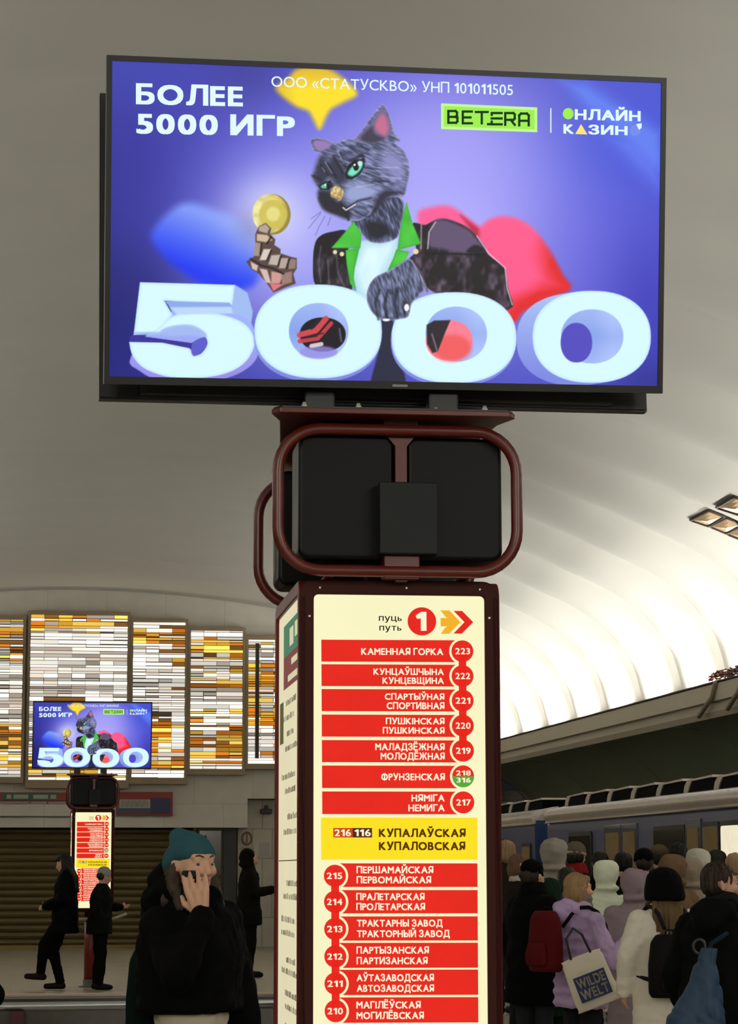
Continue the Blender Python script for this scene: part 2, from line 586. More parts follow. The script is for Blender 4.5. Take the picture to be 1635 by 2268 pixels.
# direction boards above the shutters
M_SRED = mat('sign_red', (140, 50, 40), rough=0.5)
M_SGRN = mat('sign_green', (52, 92, 74), rough=0.5)
M_SPALE = mat('sign_pale', (158, 168, 150), rough=0.6)
M_SNAVY = mat('sign_navy', (34, 34, 78), rough=0.4)
M_SPINK = mat('sign_pink', (168, 148, 142), rough=0.6)
def eb(px0, px1, py0, py1, y0_, y1_):
    return (ex(px0), ex(px1), y0_, y1_, ez(py1), ez(py0))
rt = empty('direction_board', Matrix.Translation((ex(60), Y_END - 0.1, ez(1768))))
tag(rt, 'long red direction board with a green insert left of the distant column', 'sign')
part(MB().box(*eb(-60, 152, 1756, 1774, Y_END - 0.10, Y_END)), 'board', M_SRED, rt)
part(MB().box(*eb(2, 123, 1758, 1772, Y_END - 0.115, Y_END - 0.10)), 'green_insert', M_SGRN, rt)
pb = MB()
for a, b in ((12, 22), (27, 60), (71, 104), (109, 122)):
    pb.box(*eb(a, b, 1761, 1770, Y_END - 0.122, Y_END - 0.115))
part(pb, 'pale_blocks', M_SPALE, rt)
pk = MB()
for a, b in ((8, 57), (67, 101), (105, 150)):
    pk.box(*eb(a, b, 1776, 1781, Y_END - 0.10, Y_END))
part(pk, 'lower_strip', M_SPINK, rt)
rt = empty('direction_board', Matrix.Translation((ex(320), Y_END - 0.1, ez(1780))))
tag(rt, 'red edged navy direction board with a white notice right of the distant column', 'sign')
part(MB().box(*eb(255, 381, 1754, 1806, Y_END - 0.10, Y_END - 0.003)), 'board', M_SRED, rt)
part(MB().box(*eb(331, 376, 1768, 1802, Y_END - 0.112, Y_END - 0.10)), 'navy_panel', M_SNAVY, rt)
part(MB().box(*eb(256, 331, 1790, 1803, Y_END - 0.112, Y_END - 0.10)), 'lower_panel', mat('sign_slate', (78, 76, 92), rough=0.6), rt)
part(MB().box(*eb(262, 331, 1771, 1790, Y_END - 0.118, Y_END - 0.10)), 'white_notice', mat('sign_white', (170, 166, 156), rough=0.7), rt)
nb = MB()
rnd = random.Random(4)
for i in range(4):
    x = 266
    while x < 322:
        w_ = rnd.uniform(4, 11)
        nb.box(*eb(x, min(x + w_, 327), 1774 + i * 3.6, 1775.6 + i * 3.6, Y_END - 0.121, Y_END - 0.118))
        x += w_ + 2
part(nb, 'print_lines', mat('sign_print', (120, 118, 112), rough=0.7), rt)

# ------------------------------------------------------------------ lit stained glass panels
M_GLASS = attr_emit('stained_glass', 'col', 1.0)
M_GFRAME = mat('glass_frame', (150, 132, 104), rough=0.6, noise=0.1, nscale=6)
M_GBACK = mat('glass_mortar', (58, 46, 34), rough=0.8)
def vnoise(x, z, seed):
    r = np.random.RandomState(seed)
    g = r.rand(24, 24)
    xi, zi = int(math.floor(x)), int(math.floor(z))
    fx, fz = x - xi, z - zi
    fx = fx * fx * (3 - 2 * fx); fz = fz * fz * (3 - 2 * fz)
    q = lambda a, b: g[a % 24, b % 24]
    return (q(xi, zi) * (1 - fx) + q(xi + 1, zi) * fx) * (1 - fz) + (q(xi, zi + 1) * (1 - fx) + q(xi + 1, zi + 1) * fx) * fz
PAL = {'w': (255, 247, 232), 'p': (214, 196, 178), 'g': (176, 164, 150), 'a': (250, 186, 62), 'o': (226, 128, 26), 'b': (128, 82, 30), 'd': (70, 58, 44), 'y': (255, 214, 96)}
def glass_panel(px0, px1, py0, py1, pyb, seed, bands, label, bar=False):
    rr = random.Random(seed)
    D = 0.18
    yf = Y_END - D
    x0, x1 = at_y(px0, 1500, yf).x, at_y(px1, 1500, yf).x
    z1, z0 = at_y(200, py0, yf).z, at_y(200, py1, yf).z
    zb = at_y(200, pyb, yf).z
    rt = empty('stained_glass_panel', Matrix.Translation(((x0 + x1) / 2, yf, z0)))
    tag(rt, label, 'stained glass', 'lit stained glass panels on the end wall')
    fr = MB()
    t = 0.055
    fr.box(x0 - t, x0, yf - 0.03, Y_END, zb, z1 + 0.07).box(x1, x1 + t, yf - 0.03, Y_END, zb, z1 + 0.07)
    fr.box(x0, x1, yf - 0.03, Y_END, z1, z1 + 0.07).box(x0, x1, yf - 0.03, Y_END, zb, z0)
    part(fr, 'frame', M_GFRAME, rt)
    part(MB().box(x0, x1, yf + 0.03, yf + 0.06, z0, z1), 'mortar', M_GBACK, rt)
    W, H = x1 - x0, z1 - z0
    nr = int(H / 0.064)
    ncol = max(4, int(W / 0.265))
    vs, fs, cols = [], [], []
    edges = [0.0]
    for r in range(nr):
        edges.append(edges[-1] + rr.choice([0.6, 0.8, 1.0, 1.0, 1.2, 1.5]))
    edges = [q / edges[-1] for q in edges]
    for r in range(nr):
        za = z0 + H * edges[r]
        zc = z0 + H * edges[r + 1]
        v = 1 - (r + 0.5) / nr                        # 0 at the top
        c = 0
        rowbright = rr.choice([1.25, 1.25, 1.1, 1.0, 0.8, 0.55])
        while c < ncol:
            span = 1 if rr.random() < 0.62 else rr.choice([2, 2, 3])
            span = min(span, ncol - c)
            xa = x0 + W * c / ncol
            xb = x0 + W * (c + span) / ncol
            u = (c + span / 2) / ncol
            am = 0.0
            for (v0, v1, s) in bands:
                if v0 <= v <= v1:
                    am = max(am, s)
            am *= 0.35 + 1.1 * vnoise(u * 2.3 + seed, v * 9 + seed * 3, seed)
            q = rr.random()
            if q < am:
                k = rr.choice('aaaoooyybw') if am > 0.5 else rr.choice('ayywo')
            else:
                k = rr.choice('wwwwwwwwppwwgw') if rr.random() < 0.94 else rr.choice('bdg')
            br = rowbright * rr.uniform(0.65, 1.15)
            if k == 'w' and rr.random() < 0.35:
                br *= 1.5
            col = tuple(ch * br for ch in lin(PAL[k]))
            g = rr.choice([0.0, 0.003, 0.006])
            gz = 0.008 if rr.random() < 0.8 else 0.024
            dy = rr.uniform(-0.012, 0.012)
            n0 = len(vs)
            # each block is a little pillow: a front face and four bevels
            e = 0.012
            quad_o = [(xa + g, za + gz * 0.5), (xb - g, za + gz * 0.5), (xb - g, zc - gz * 0.5), (xa + g, zc - gz * 0.5)]
            quad_i = [(xa + g + e, za + gz * 0.5 + e), (xb - g - e, za + gz * 0.5 + e), (xb - g - e, zc - gz * 0.5 - e), (xa + g + e, zc - gz * 0.5 - e)]
            vs += [(p[0], yf + 0.028, p[1]) for p in quad_o] + [(p[0], yf + 0.008 + dy, p[1]) for p in quad_i]
            fs += [(n0 + 4, n0 + 5, n0 + 6, n0 + 7)] + [(n0 + i, n0 + (i + 1) % 4, n0 + 4 + (i + 1) % 4, n0 + 4 + i) for i in range(4)]
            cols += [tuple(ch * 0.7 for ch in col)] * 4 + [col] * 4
            c += span
    m = MB().add(vs, fs)
    o = part(m, 'glass_blocks', M_GLASS, rt)
    at = o.data.attributes.new('col', 'FLOAT_COLOR', 'POINT')
    at.data.foreach_set('color', np.array([(*c, 1.0) for c in cols], dtype=np.float32).ravel())
    if bar:
        xx = at_y(570, 1500, yf - 0.03).x
        part(MB().box(xx - 0.04, xx + 0.04, yf - 0.05, yf - 0.01, at_y(570, 1680, yf).z, at_y(570, 1425, yf).z), 'dark_bar', mat('bar_dark', (52, 40, 26), rough=0.6), rt)
glass_panel(-66, 50, 1374, 1722, 1735, 11, [(0.0, 0.16, 0.9), (0.16, 0.3, 0.45), (0.66, 0.97, 0.85)], 'tall amber and white stained glass panel at the left picture edge')
glass_panel(66, 282, 1362, 1728, 1746, 23, [(0.0, 0.09, 0.85), (0.09, 0.2, 0.12), (0.86, 0.98, 0.8)], 'widest and tallest stained glass panel, mostly white, behind the distant screen')
glass_panel(294, 410, 1376, 1722, 1736, 37, [(0.03, 0.17, 1.0), (0.2, 0.3, 0.8), (0.62, 0.97, 0.8)], 'amber topped stained glass panel just right of the widest one')
glass_panel(422, 538, 1393, 1702, 1715, 41, [(0.05, 0.2, 0.95), (0.24, 0.42, 0.55), (0.55, 0.66, 0.5), (0.7, 0.95, 0.75)], 'stained glass panel of amber and white second from the near column')
glass_panel(550, 662, 1412, 1690, 1702, 53, [(0.0, 0.08, 0.6), (0.2, 0.42, 0.85), (0.5, 0.75, 0.7), (0.85, 1.0, 0.5)], 'lowest stained glass panel with a dark vertical bar beside the near column', bar=True)

# ------------------------------------------------------------------ gilded hatches in the vault
from mathutils.bvhtree import BVHTree
VAULT_TREE = BVHTree.FromPolygons([Vector(q) for q in vv], ff)
def vault_hit(px, py):
    return VAULT_TREE.ray_cast(EYE, ray(px, py).normalized(), 200)[0]
M_HATCH = mat('gilded_hatch', (222, 190, 150), rough=0.3, metal=0.25, noise=0.25, nscale=3)
M_HEDGE = mat('hatch_edge', (64, 50, 46), rough=0.6)
for lab, q in (('topmost gilded vault hatch at the right picture edge', [(1587, 1122), (1628, 1097), (1676, 1116), (1640, 1139)]),
               ('leftmost gilded vault hatch in the lower row', [(1529, 1150), (1571, 1128), (1608, 1142), (1570, 1164)]),
               ('middle gilded vault hatch in the lower row', [(1572, 1164), (1610, 1144), (1650, 1159), (1610, 1180)]),
               ('gilded vault hatch cut by the right picture edge, end of the lower row', [(1609, 1180), (1650, 1160), (1692, 1176), (1652, 1197)])):
    cq = (sum(p[0] for p in q) / 4, sum(p[1] for p in q) / 4)
    q = [(cq[0] + (p[0] - cq[0]) * 0.96, cq[1] + (p[1] - cq[1]) * 0.96) for p in q]
    def on(u, v):
        return vault_hit(*[(q[0][i] * (1 - u) + q[1][i] * u) * (1 - v) + (q[3][i] * (1 - u) + q[2][i] * u) * v for i in (0, 1)])
    N = 6
    G = [[on(i / N, j / N) for i in range(N + 1)] for j in range(N + 1)]
    c = G[N // 2][N // 2]
    nrm = (G[0][N] - G[0][0]).cross(G[N][0] - G[0][0]).normalized()
    if nrm.z > 0: nrm = -nrm
    rt = empty('vault_hatch', Matrix.Translation(c))
    tag(rt, lab, 'hatch', 'gilded hatches in the vault')
    m = MB()
    v = [G[j][i] + nrm * (0.012 + 0.05 * min(i, N - i, j, N - j) / (N / 2)) for j in range(N + 1) for i in range(N + 1)]
    m.add(v, [(j * (N + 1) + i, j * (N + 1) + i + 1, (j + 1) * (N + 1) + i + 1, (j + 1) * (N + 1) + i) for j in range(N) for i in range(N)])
    part(m, 'pillow_face', M_HATCH, rt)
    m = MB()
    loop = [G[0][i] for i in range(N)] + [G[j][N] for j in range(N)] + [G[N][N - i] for i in range(N)] + [G[N - j][0] for j in range(N)]
    m.tube([p + nrm * 0.012 for p in loop], 0.022, closed=True, seg=6)
    part(m, 'edge_frame', M_HEDGE, rt)
# ------------------------------------------------------------------ the advertisement shown on the screens (a flat picture)
def S(rgb):
    c = np.asarray(rgb, float) / 255.0
    return np.where(c <= 0.04045, c / 12.92, ((c + 0.055) / 1.055) ** 2.4)
def spline(pts, n=6):
    P = np.array(pts, float)
    out = []
    N = len(P)
    for i in range(N):
        p0, p1, p2, p3 = P[i - 1], P[i], P[(i + 1) % N], P[(i + 2) % N]
        for k in range(n):
            t = k / n
            out.append(0.5 * (2 * p1 + (p2 - p0) * t + (2 * p0 - 5 * p1 + 4 * p2 - p3) * t * t + (3 * p1 - p0 - 3 * p2 + p3) * t ** 3))
    return np.array(out)
def c3(pts):      # points read off a close view of the middle of the picture
    return [(500 + x / 3.27, 200 + y / 3.27) for x, y in pts]
def c5(pts):      # points read off a close view of its lower right
    return [(800 + x / 2.336, 450 + y / 2.336) for x, y in pts]
def c4(pts):
    return [(200 + x / 2.336, 500 + y / 2.336) for x, y in pts]
_HT = np.random.RandomState(7).rand(256, 256)
def vn(x, y):
    xi = np.floor(x).astype(int); yi = np.floor(y).astype(int)
    fx = x - xi; fy = y - yi
    fx = fx * fx * (3 - 2 * fx); fy = fy * fy * (3 - 2 * fy)
    h = lambda a, b: _HT[a % 256, b % 256]
    return (h(xi, yi) * (1 - fx) + h(xi + 1, yi) * fx) * (1 - fy) + (h(xi, yi + 1) * (1 - fx) + h(xi + 1, yi + 1) * fx) * fy

class Paint:
    def __init__(s, X, Y):
        s.X, s.Y = X, Y
        s.C = np.zeros(X.shape + (3,))
    def sd(s, poly, m=30):
        """signed distance to a polygon (negative inside), only near its box"""
        P = np.asarray(poly, float)
        x0, y0 = P.min(0) - m; x1, y1 = P.max(0) + m
        idx = np.nonzero((s.X >= x0) & (s.X <= x1) & (s.Y >= y0) & (s.Y <= y1))
        x, y = s.X[idx], s.Y[idx]
        d = np.full(x.shape, 1e9)
        ins = np.zeros(x.shape, bool)
        n = len(P)
        for i in range(n):
            ax, ay = P[i]; bx, by = P[(i + 1) % n]
            ex_, ey_ = bx - ax, by - ay
            L = ex_ * ex_ + ey_ * ey_ + 1e-9
            t = np.clip(((x - ax) * ex_ + (y - ay) * ey_) / L, 0, 1)
            d = np.minimum(d, (x - ax - t * ex_) ** 2 + (y - ay - t * ey_) ** 2)
            c = (ay > y) != (by > y)
            if ay != by:
                xi = (bx - ax) * (y - ay) / (by - ay) + ax
                ins ^= c & (x < xi)
        d = np.sqrt(d)
        return idx, np.where(ins, -d, d), x, y
    def put(s, idx, col, a):
        a = np.clip(a, 0, 1)[:, None]
        s.C[idx] = s.C[idx] * (1 - a) + col * a
    def fill(s, poly, rgb, soft=0.8, alpha=1.0, shade=None):
        idx, d, x, y = s.sd(poly, max(6, soft * 2 + 4))
        a = np.clip(0.5 - d / (2 * soft), 0, 1) * alpha
        if soft > 3:
            a = a * a * (3 - 2 * a) / max(alpha, 1e-6) ** 1
        col = np.broadcast_to(np.asarray(rgb, float), x.shape + (3,)) if shade is None else shade(x, y, d)
        s.put(idx, col, a)
    def stroke(s, pts, w, rgb, soft=0.7, alpha=1.0):
        P = np.asarray(pts, float)
        m = w + soft * 2 + 2
        x0, y0 = P.min(0) - m; x1, y1 = P.max(0) + m
        idx = np.nonzero((s.X >= x0) & (s.X <= x1) & (s.Y >= y0) & (s.Y <= y1))
        x, y = s.X[idx], s.Y[idx]
        d = np.full(x.shape, 1e9)
        for (ax, ay), (bx, by) in zip(P[:-1], P[1:]):
            L = (bx - ax) ** 2 + (by - ay) ** 2 + 1e-9
            t = np.clip(((x - ax) * (bx - ax) + (y - ay) * (by - ay)) / L, 0, 1)
            d = np.minimum(d, (x - ax - t * (bx - ax)) ** 2 + (y - ay - t * (by - ay)) ** 2)
        d = np.sqrt(d)
        s.put(idx, np.broadcast_to(np.asarray(rgb, float), x.shape + (3,)), np.clip(0.5 - (d - w / 2) / (2 * soft), 0, 1) * alpha)
    def blob(s, cx, cy, sx, sy, rgb, a):
        g = np.exp(-(((s.X - cx) / sx) ** 2 + ((s.Y - cy) / sy) ** 2) / 2) * a
        s.C += (np.asarray(rgb, float) - s.C) * g[..., None]

def oval(cx, cy, rx, ry, n=2.0, k=56):
    out = []
    for i in range(k):
        a = 2 * math.pi * i / k
        c, sn = math.cos(a), math.sin(a)
        out.append((cx + rx * math.copysign(abs(c) ** (2 / n), c), cy + ry * math.copysign(abs(sn) ** (2 / n), sn)))
    return out
def mixc(a, b, t):
    t = np.clip(t, 0, 1)[..., None]
    return np.asarray(a, float) * (1 - t) + np.asarray(b, float) * t

def paint_ad(X, Y):
    p = Paint(X, Y)
    # ---- blue violet backdrop
    t = np.clip((X - 245) / 1220, 0, 1)
    p.C[:] = mixc((50, 50, 158), (66, 72, 196), t)
    p.blob(820, 180, 330, 90, (74, 72, 200), 0.7)
    p.blob(270, 160, 110, 60, (60, 70, 176), 0.6)
    p.blob(560, 180, 70, 60, (40, 42, 130), 0.7)
    p.blob(330, 400, 130, 120, (40, 40, 146), 0.7)
    p.blob(255, 740, 130, 150, (16, 22, 118), 0.95)
    p.blob(300, 640, 90, 60, (22, 24, 110), 0.6)
    p.blob(700, 420, 180, 150, (112, 112, 236), 0.75)
    p.blob(640, 560, 140, 150, (168, 166, 250), 0.85)
    p.blob(1020, 480, 190, 190, (206, 200, 255), 0.92)
    p.blob(960, 360, 130, 120, (166, 160, 250), 0.7)
    p.blob(1150, 420, 130, 110, (150, 146, 246), 0.5)
    p.blob(1330, 560, 120, 160, (104, 100, 226), 0.55)
    p.blob(1440, 700, 70, 160, (52, 52, 178), 0.7)
    p.blob(1440, 850, 60, 40, (40, 44, 140), 0.8)
    p.blob(1410, 300, 120, 110, (58, 78, 216), 0.7)
    p.fill([(1238, 176), (1300, 178), (1470, 290), (1470, 390), (1400, 330), (1290, 240)], (92, 126, 240), 22, 0.42)
    p.fill([(1330, 300), (1400, 300), (1470, 330), (1470, 440), (1400, 380)], (96, 122, 244), 24, 0.25)
    # ---- blurred star, cube and heart
    p.fill(spline([(611, 197), (636, 174), (660, 152), (712, 148), (752, 166), (791, 206), (762, 226), (736, 240), (724, 256), (708, 286), (693, 262), (682, 246), (650, 232)], 5), (250, 214, 26), 9, 1.0,
           shade=lambda x, y, d: mixc((252, 222, 30), (214, 170, 40), np.clip((200 - y) / 60, 0, 1) + np.clip((660 - x) / 70, 0, 0.6)))
    p.fill(spline([(338, 512), (402, 452), (472, 462), (556, 500), (578, 566), (560, 632), (470, 640), (400, 600), (352, 556)], 5), (70, 96, 236), 15, 1.0,
           shade=lambda x, y, d: mixc((124, 150, 246), (22, 52, 240), (y - 470 - (x - 430) * 0.35) / 130))
    p.blob(565, 500, 26, 26, (30, 30, 110), 0.55)
    p.fill(spline([(925, 478), (960, 458), (1000, 458), (1040, 486), (1078, 520), (1060, 560), (960, 560)], 5), (250, 92, 150), 9, 1.0)
    p.fill(spline([(1020, 476), (1060, 505), (1086, 530), (1060, 540), (1036, 500)], 5), (190, 36, 70), 7, 0.8)
    p.fill(spline([(1062, 512), (1096, 482), (1140, 482), (1180, 505), (1214, 548), (1246, 606), (1264, 640), (1210, 664), (1160, 690), (1140, 712), (1100, 690), (1070, 600)], 5), (238, 50, 70), 8, 1.0,
           shade=lambda x, y, d: mixc((255, 88, 140), (226, 34, 40), np.clip((x - 1150) / 70 + (y - 590) / 150, 0, 1) * np.clip(1.25 + d / 46, 0, 1) + np.clip((y - 640) / 60, 0, .5)))
    # ---- coin and metal hand
    p.blob(602, 474, 62, 62, (222, 224, 250), 0.75)
    p.fill(oval(604, 475, 40, 45), (150, 134, 60))
    p.fill(oval(598, 473, 39, 43), (224, 212, 118), 0.8, 1.0, shade=lambda x, y, d: mixc((232, 226, 160), (196, 178, 72), np.clip(1 + d / 12, 0, 1) * 0 + (x - 560) / 80) * (0.9 + 0.2 * vn(x / 9, y / 9))[:, None])
    p.fill(oval(604, 476, 30, 33), (206, 190, 84), 0.8, 0.9)
    p.fill(oval(605, 474, 15, 16), (238, 230, 150), 3, 0.7)
    hand = c3([(240, 985), (290, 960), (330, 1000), (320, 1040), (360, 1080), (352, 1120), (398, 1150), (396, 1180), (470, 1205), (515, 1215), (515, 1290), (490, 1330), (508, 1400), (430, 1430), (345, 1465), (300, 1400), (240, 1330), (180, 1290), (148, 1240), (200, 1210), (215, 1130), (215, 1040)])
    p.fill(hand, (86, 66, 62), 1.2)
    for q, c in (([(240, 990), (290, 968), (318, 1000), (300, 1036), (240, 1020)], (190, 170, 150)), ([(225, 1040), (300, 1048), (340, 1086), (290, 1100), (225, 1090)], (214, 190, 160)),
                 ([(215, 1100), (260, 1110), (250, 1200), (200, 1200)], (170, 150, 140)), ([(275, 1150), (330, 1150), (300, 1230), (245, 1230)], (226, 214, 200)),
                 ([(330, 1195), (400, 1190), (380, 1270), (310, 1260)], (200, 186, 172)), ([(395, 1215), (455, 1215), (440, 1290), (385, 1290)], (190, 170, 160)),
                 ([(460, 1220), (510, 1225), (505, 1290), (455, 1295)], (150, 128, 120)), ([(180, 1240), (235, 1270), (225, 1310), (190, 1290)], (222, 200, 186)),
                 ([(245, 1290), (300, 1300), (330, 1400), (290, 1390)], (226, 196, 190)), ([(330, 1310), (420, 1330), (390, 1400), (330, 1400)], (214, 160, 150)),
                 ([(400, 1330), (480, 1310), (480, 1390), (410, 1410)], (160, 128, 120)), ([(320, 1400), (420, 1405), (345, 1455)], (236, 120, 130))):
        p.fill(c3(q), c, 1.6, 0.92)
    for q in ([(180, 1220), (260, 1270), (340, 1290), (420, 1330)], [(260, 1110), (250, 1190)], [(330, 1060), (300, 1110)], [(300, 1230), (330, 1160)], [(380, 1270), (400, 1200)], [(440, 1290), (462, 1220)]):
        p.stroke(c3(q), 4, (30, 20, 24), 1.2, 0.9)
    # ---- jacket, shirt, collar
    def leather(base, hi, ang=1.0):
        def f(x, y, d):
            n = vn((x + y * 0.5) / 16, (y - x * 0.3) / 34) * 0.6 + vn(x / 7, y / 12) * 0.4
            c = mixc(base, hi, np.clip((n - 0.45) * 2.2, 0, 1) * np.clip(-d / 9, 0, 1) * ang)
            return c + np.clip(1.0 + d / 3.0, 0, 1)[:, None] * np.array((70, 66, 90)) * 0.45
        return f
    p.fill(spline(c3([(650, 1410), (632, 1230), (650, 1100), (700, 1045), (780, 1022), (870, 1015), (905, 1100), (880, 1200), (915, 1440), (780, 1430)]), 5), (24, 20, 28), 1.0, shade=leather((22, 18, 26), (104, 92, 108), 0.7))
    p.fill(c3([(985, 1090), (1250, 1060), (1240, 1180), (1180, 1310), (1100, 1480), (1030, 1560), (940, 1450), (900, 1290), (960, 1150)]), (214, 246, 252), 1.2,
           shade=lambda x, y, d: mixc((222, 250, 255), (160, 205, 226), np.clip(1 + d / 22, 0, 1) * 0.7 + vn(x / 18, y / 30) * 0.2))
    p.fill(spline(c5([(262, 108), (330, 112), (372, 92), (430, 80), (505, 102), (560, 132), (598, 170), (640, 225), (662, 268), (740, 330), (752, 380), (764, 450), (786, 520), (772, 546), (712, 566), (640, 556), (560, 532), (470, 500), (385, 466), (335, 430), (300, 360), (250, 292), (285, 240)]), 4), (34, 27, 34), 1.0, shade=leather((30, 24, 30), (108, 92, 116), 1.0))
    p.fill(spline(c5([(370, 100), (440, 84), (560, 140), (640, 235), (600, 250), (520, 262), (420, 240), (350, 220)]), 5), (96, 80, 112), 7, 0.62)
    p.fill(spline(c5([(590, 215), (640, 240), (600, 262), (545, 250)]), 5), (30, 24, 34), 4, 0.8)
    for q, w, c, a in (([(345, 235), (352, 150), (385, 98)], 3, (206, 198, 206), .8), ([(310, 235), (312, 112)], 3, (190, 184, 190), .7), ([(250, 290), (310, 360), (342, 455)], 5, (96, 86, 90), .8),
                       ([(345, 445), (460, 490), (600, 525), (720, 535)], 2, (140, 126, 140), .6), ([(600, 170), (660, 260), (745, 335), (756, 440), (782, 525)], 2.5, (226, 216, 236), .8),
                       ([(330, 260), (480, 262), (640, 268)], 4, (16, 12, 18), .8)):
        p.stroke(c5(q), w, c, 1.2, a)
    for q in ([(690, 1390), (672, 1250), (690, 1130)], [(800, 1180), (815, 1330), (860, 1420)], [(740, 1230), (750, 1400)]):
        p.stroke(c3(q), 3, (126, 116, 130), 2.0, 0.6)
    G1, G2 = (84, 212, 70), (52, 170, 44)
    green = lambda x, y, d: mixc(G1, G2, vn(x / 22, y / 22) * 0.9 + np.clip(1 + d / 5, 0, 1) * 0.4)
    p.fill(c3([(868, 1158), (970, 1142), (935, 1290), (928, 1360), (948, 1452), (900, 1400), (876, 1260)]), G1, 1.0, shade=green)
    p.fill(c3([(1236, 1152), (1332, 1168), (1296, 1238), (1170, 1310), (1212, 1220)]), G1, 1.0, shade=green)
    # ---- neck and head of a plain grey cat
    def fur(base, hi, fx, fy):
        def f(x, y, d):
            u = x * fx + y * fy
            v = x * fy - y * fx
            n = vn(u / 12, v / 2.6) * 0.65 + vn(u / 26, v / 6) * 0.35
            c = mixc(base, hi, np.clip((n - 0.3) * 1.7, 0, 1))
            rim = np.clip(1 + d / 4.5, 0, 1)[:, None]
            return c + rim * (np.array((196, 182, 236)) - c) * 0.6
        return f
    p.fill(spline(c3([(905, 940), (960, 1000), (985, 1040), (1040, 1095), (1130, 1108), (1225, 1080), (1262, 1020), (1292, 820), (1200, 760), (1000, 800)]), 5), (70, 76, 104), 1.2, shade=fur((44, 48, 70), (128, 138, 180), 0.35, 0.9))
    p.fill(spline(c3([(1000, 980), (1060, 940), (1160, 960), (1200, 1020), (1130, 1080), (1050, 1070)]), 5), (28, 30, 44), 9, 0.6)
    p.fill(c3([(1310, 805), (1352, 960), (1417, 1112), (1245, 1158), (1262, 1020), (1290, 880)]), G1, 1.0, shade=green)
    p.fill(c3([(930, 948), (870, 1020), (765, 1142), (975, 1144), (986, 1040), (950, 985)]), G1, 1.0, shade=green)
    head = [(940, 342), (1010, 250), (1085, 150), (1135, 98), (1170, 140), (1200, 220), (1222, 310), (1268, 366), (1230, 385), (1285, 430), (1325, 510), (1332, 600), (1315, 690), (1290, 775), (1230, 770), (1120, 800), (1040, 900), (960, 945), (890, 936), (840, 922), (760, 890), (690, 850), (662, 780), (672, 722), (645, 670), (612, 612), (640, 585), (668, 500), (690, 462), (640, 440), (612, 372), (640, 345), (720, 352), (800, 380), (870, 352)]
    p.fill(spline(c3(head), 3), (96, 104, 138), 1.0, shade=fur((64, 70, 98), (148, 156, 204), 0.9, 0.35))
    p.fill(spline(c3([(950, 350), (1040, 250), (1130, 130), (1180, 200), (1200, 300), (1150, 360), (1050, 380)]), 4), (112, 100, 142), 4, 0.8)
    p.fill(spline(c3([(1080, 260), (1120, 180), (1160, 190), (1180, 280), (1150, 330), (1100, 300)]), 4), (196, 104, 142), 7, 0.85)
    p.fill(spline(c3([(975, 350), (1060, 260), (1080, 310), (1150, 350), (1060, 384)]), 4), (58, 54, 76), 6, 0.7)
    p.fill(spline(c3([(632, 372), (700, 362), (770, 392), (720, 430), (680, 442), (650, 420)]), 4), (146, 120, 178), 4, 0.85)
    dark = (26, 26, 40)
    p.fill(spline(c3([(690, 470), (740, 520), (800, 480), (860, 560), (880, 640), (820, 690), (750, 640), (690, 700), (640, 640), (650, 560)]), 4), (48, 50, 72), 10, 0.75)
    p.fill(spline(c3([(668, 730), (760, 745), (800, 800), (900, 860), (885, 930), (800, 905), (700, 855)]), 4), (34, 33, 48), 7, 0.85)
    p.fill(spline(c3([(870, 700), (960, 660), (1080, 690), (1120, 740), (1040, 800), (900, 820), (850, 770)]), 4), (150, 160, 206), 12, 0.5)
    p.fill(spline(c3([(1120, 740), (1220, 720), (1290, 740), (1180, 780), (1080, 880), (1060, 860)]), 4), (44, 42, 62), 7, 0.6)
    p.fill(spline(c3([(1150, 430), (1290, 470), (1320, 600), (1290, 720), (1180, 640), (1100, 520)]), 4), (150, 148, 208), 18, 0.35)
    for q, w in (([(740, 530), (800, 630)], 5), ([(780, 480), (850, 600)], 5), ([(830, 450), (870, 560)], 4), ([(690, 540), (740, 610)], 4), ([(900, 510), (990, 470), (1005, 510)], 6),
                 ([(640, 620), (690, 650)], 5), ([(1020, 600), (1120, 640)], 3), ([(1010, 560), (1100, 570)], 2.5), ([(1060, 660), (1180, 660)], 3), ([(900, 410), (950, 450)], 3), ([(980, 400), (1030, 440)], 3),
                 ([(830, 820), (862, 860), (890, 935)], 7), ([(870, 860), (960, 800), (1050, 780)], 4), ([(940, 880), (1040, 920), (1100, 850)], 3)):
        p.stroke(c3(q), w, dark, 2.0, 0.75)
    for q in ([(720, 520), (770, 600)], [(810, 440), (860, 530)], [(700, 560), (720, 590)], [(1050, 430), (1150, 470)], [(1100, 560), (1250, 560)], [(1120, 620), (1270, 640)], [(950, 700), (1080, 680)]):
        p.stroke(c3(q), 1.6, (206, 210, 240), 1.2, 0.6)
    p.fill(c3([(862, 610), (885, 545), (930, 505), (1000, 495), (1008, 545), (975, 605), (915, 645), (875, 640)]), (14, 14, 22), 1.2)
    p.fill(spline(c3([(880, 605), (905, 560), (950, 520), (992, 514), (992, 555), (960, 600), (915, 626)]), 4), (96, 206, 172), 1.2, shade=lambda x, y, d: mixc((120, 226, 190), (40, 130, 110), np.clip(1 + d / 4, 0, 1)))
    p.fill(oval(*c3([(944, 552)])[0], 6.5, 9.5), (8, 10, 14), 1.0)
    p.fill(oval(*c3([(972, 530)])[0], 5, 6), (210, 236, 250), 1.4, 0.85)
    p.fill(oval(*c3([(934, 540)])[0], 2.4, 2.4), (255, 255, 255), 0.8)
    p.fill(c3([(672, 690), (700, 672), (760, 652), (772, 690), (750, 720), (690, 718)]), (12, 14, 20), 1.2)
    p.fill(spline(c3([(690, 692), (730, 672), (756, 680), (738, 706), (700, 710)]), 4), (92, 190, 164), 1.2)
    p.fill(oval(*c3([(742, 690)])[0], 4, 6), (10, 12, 16), 1.0)
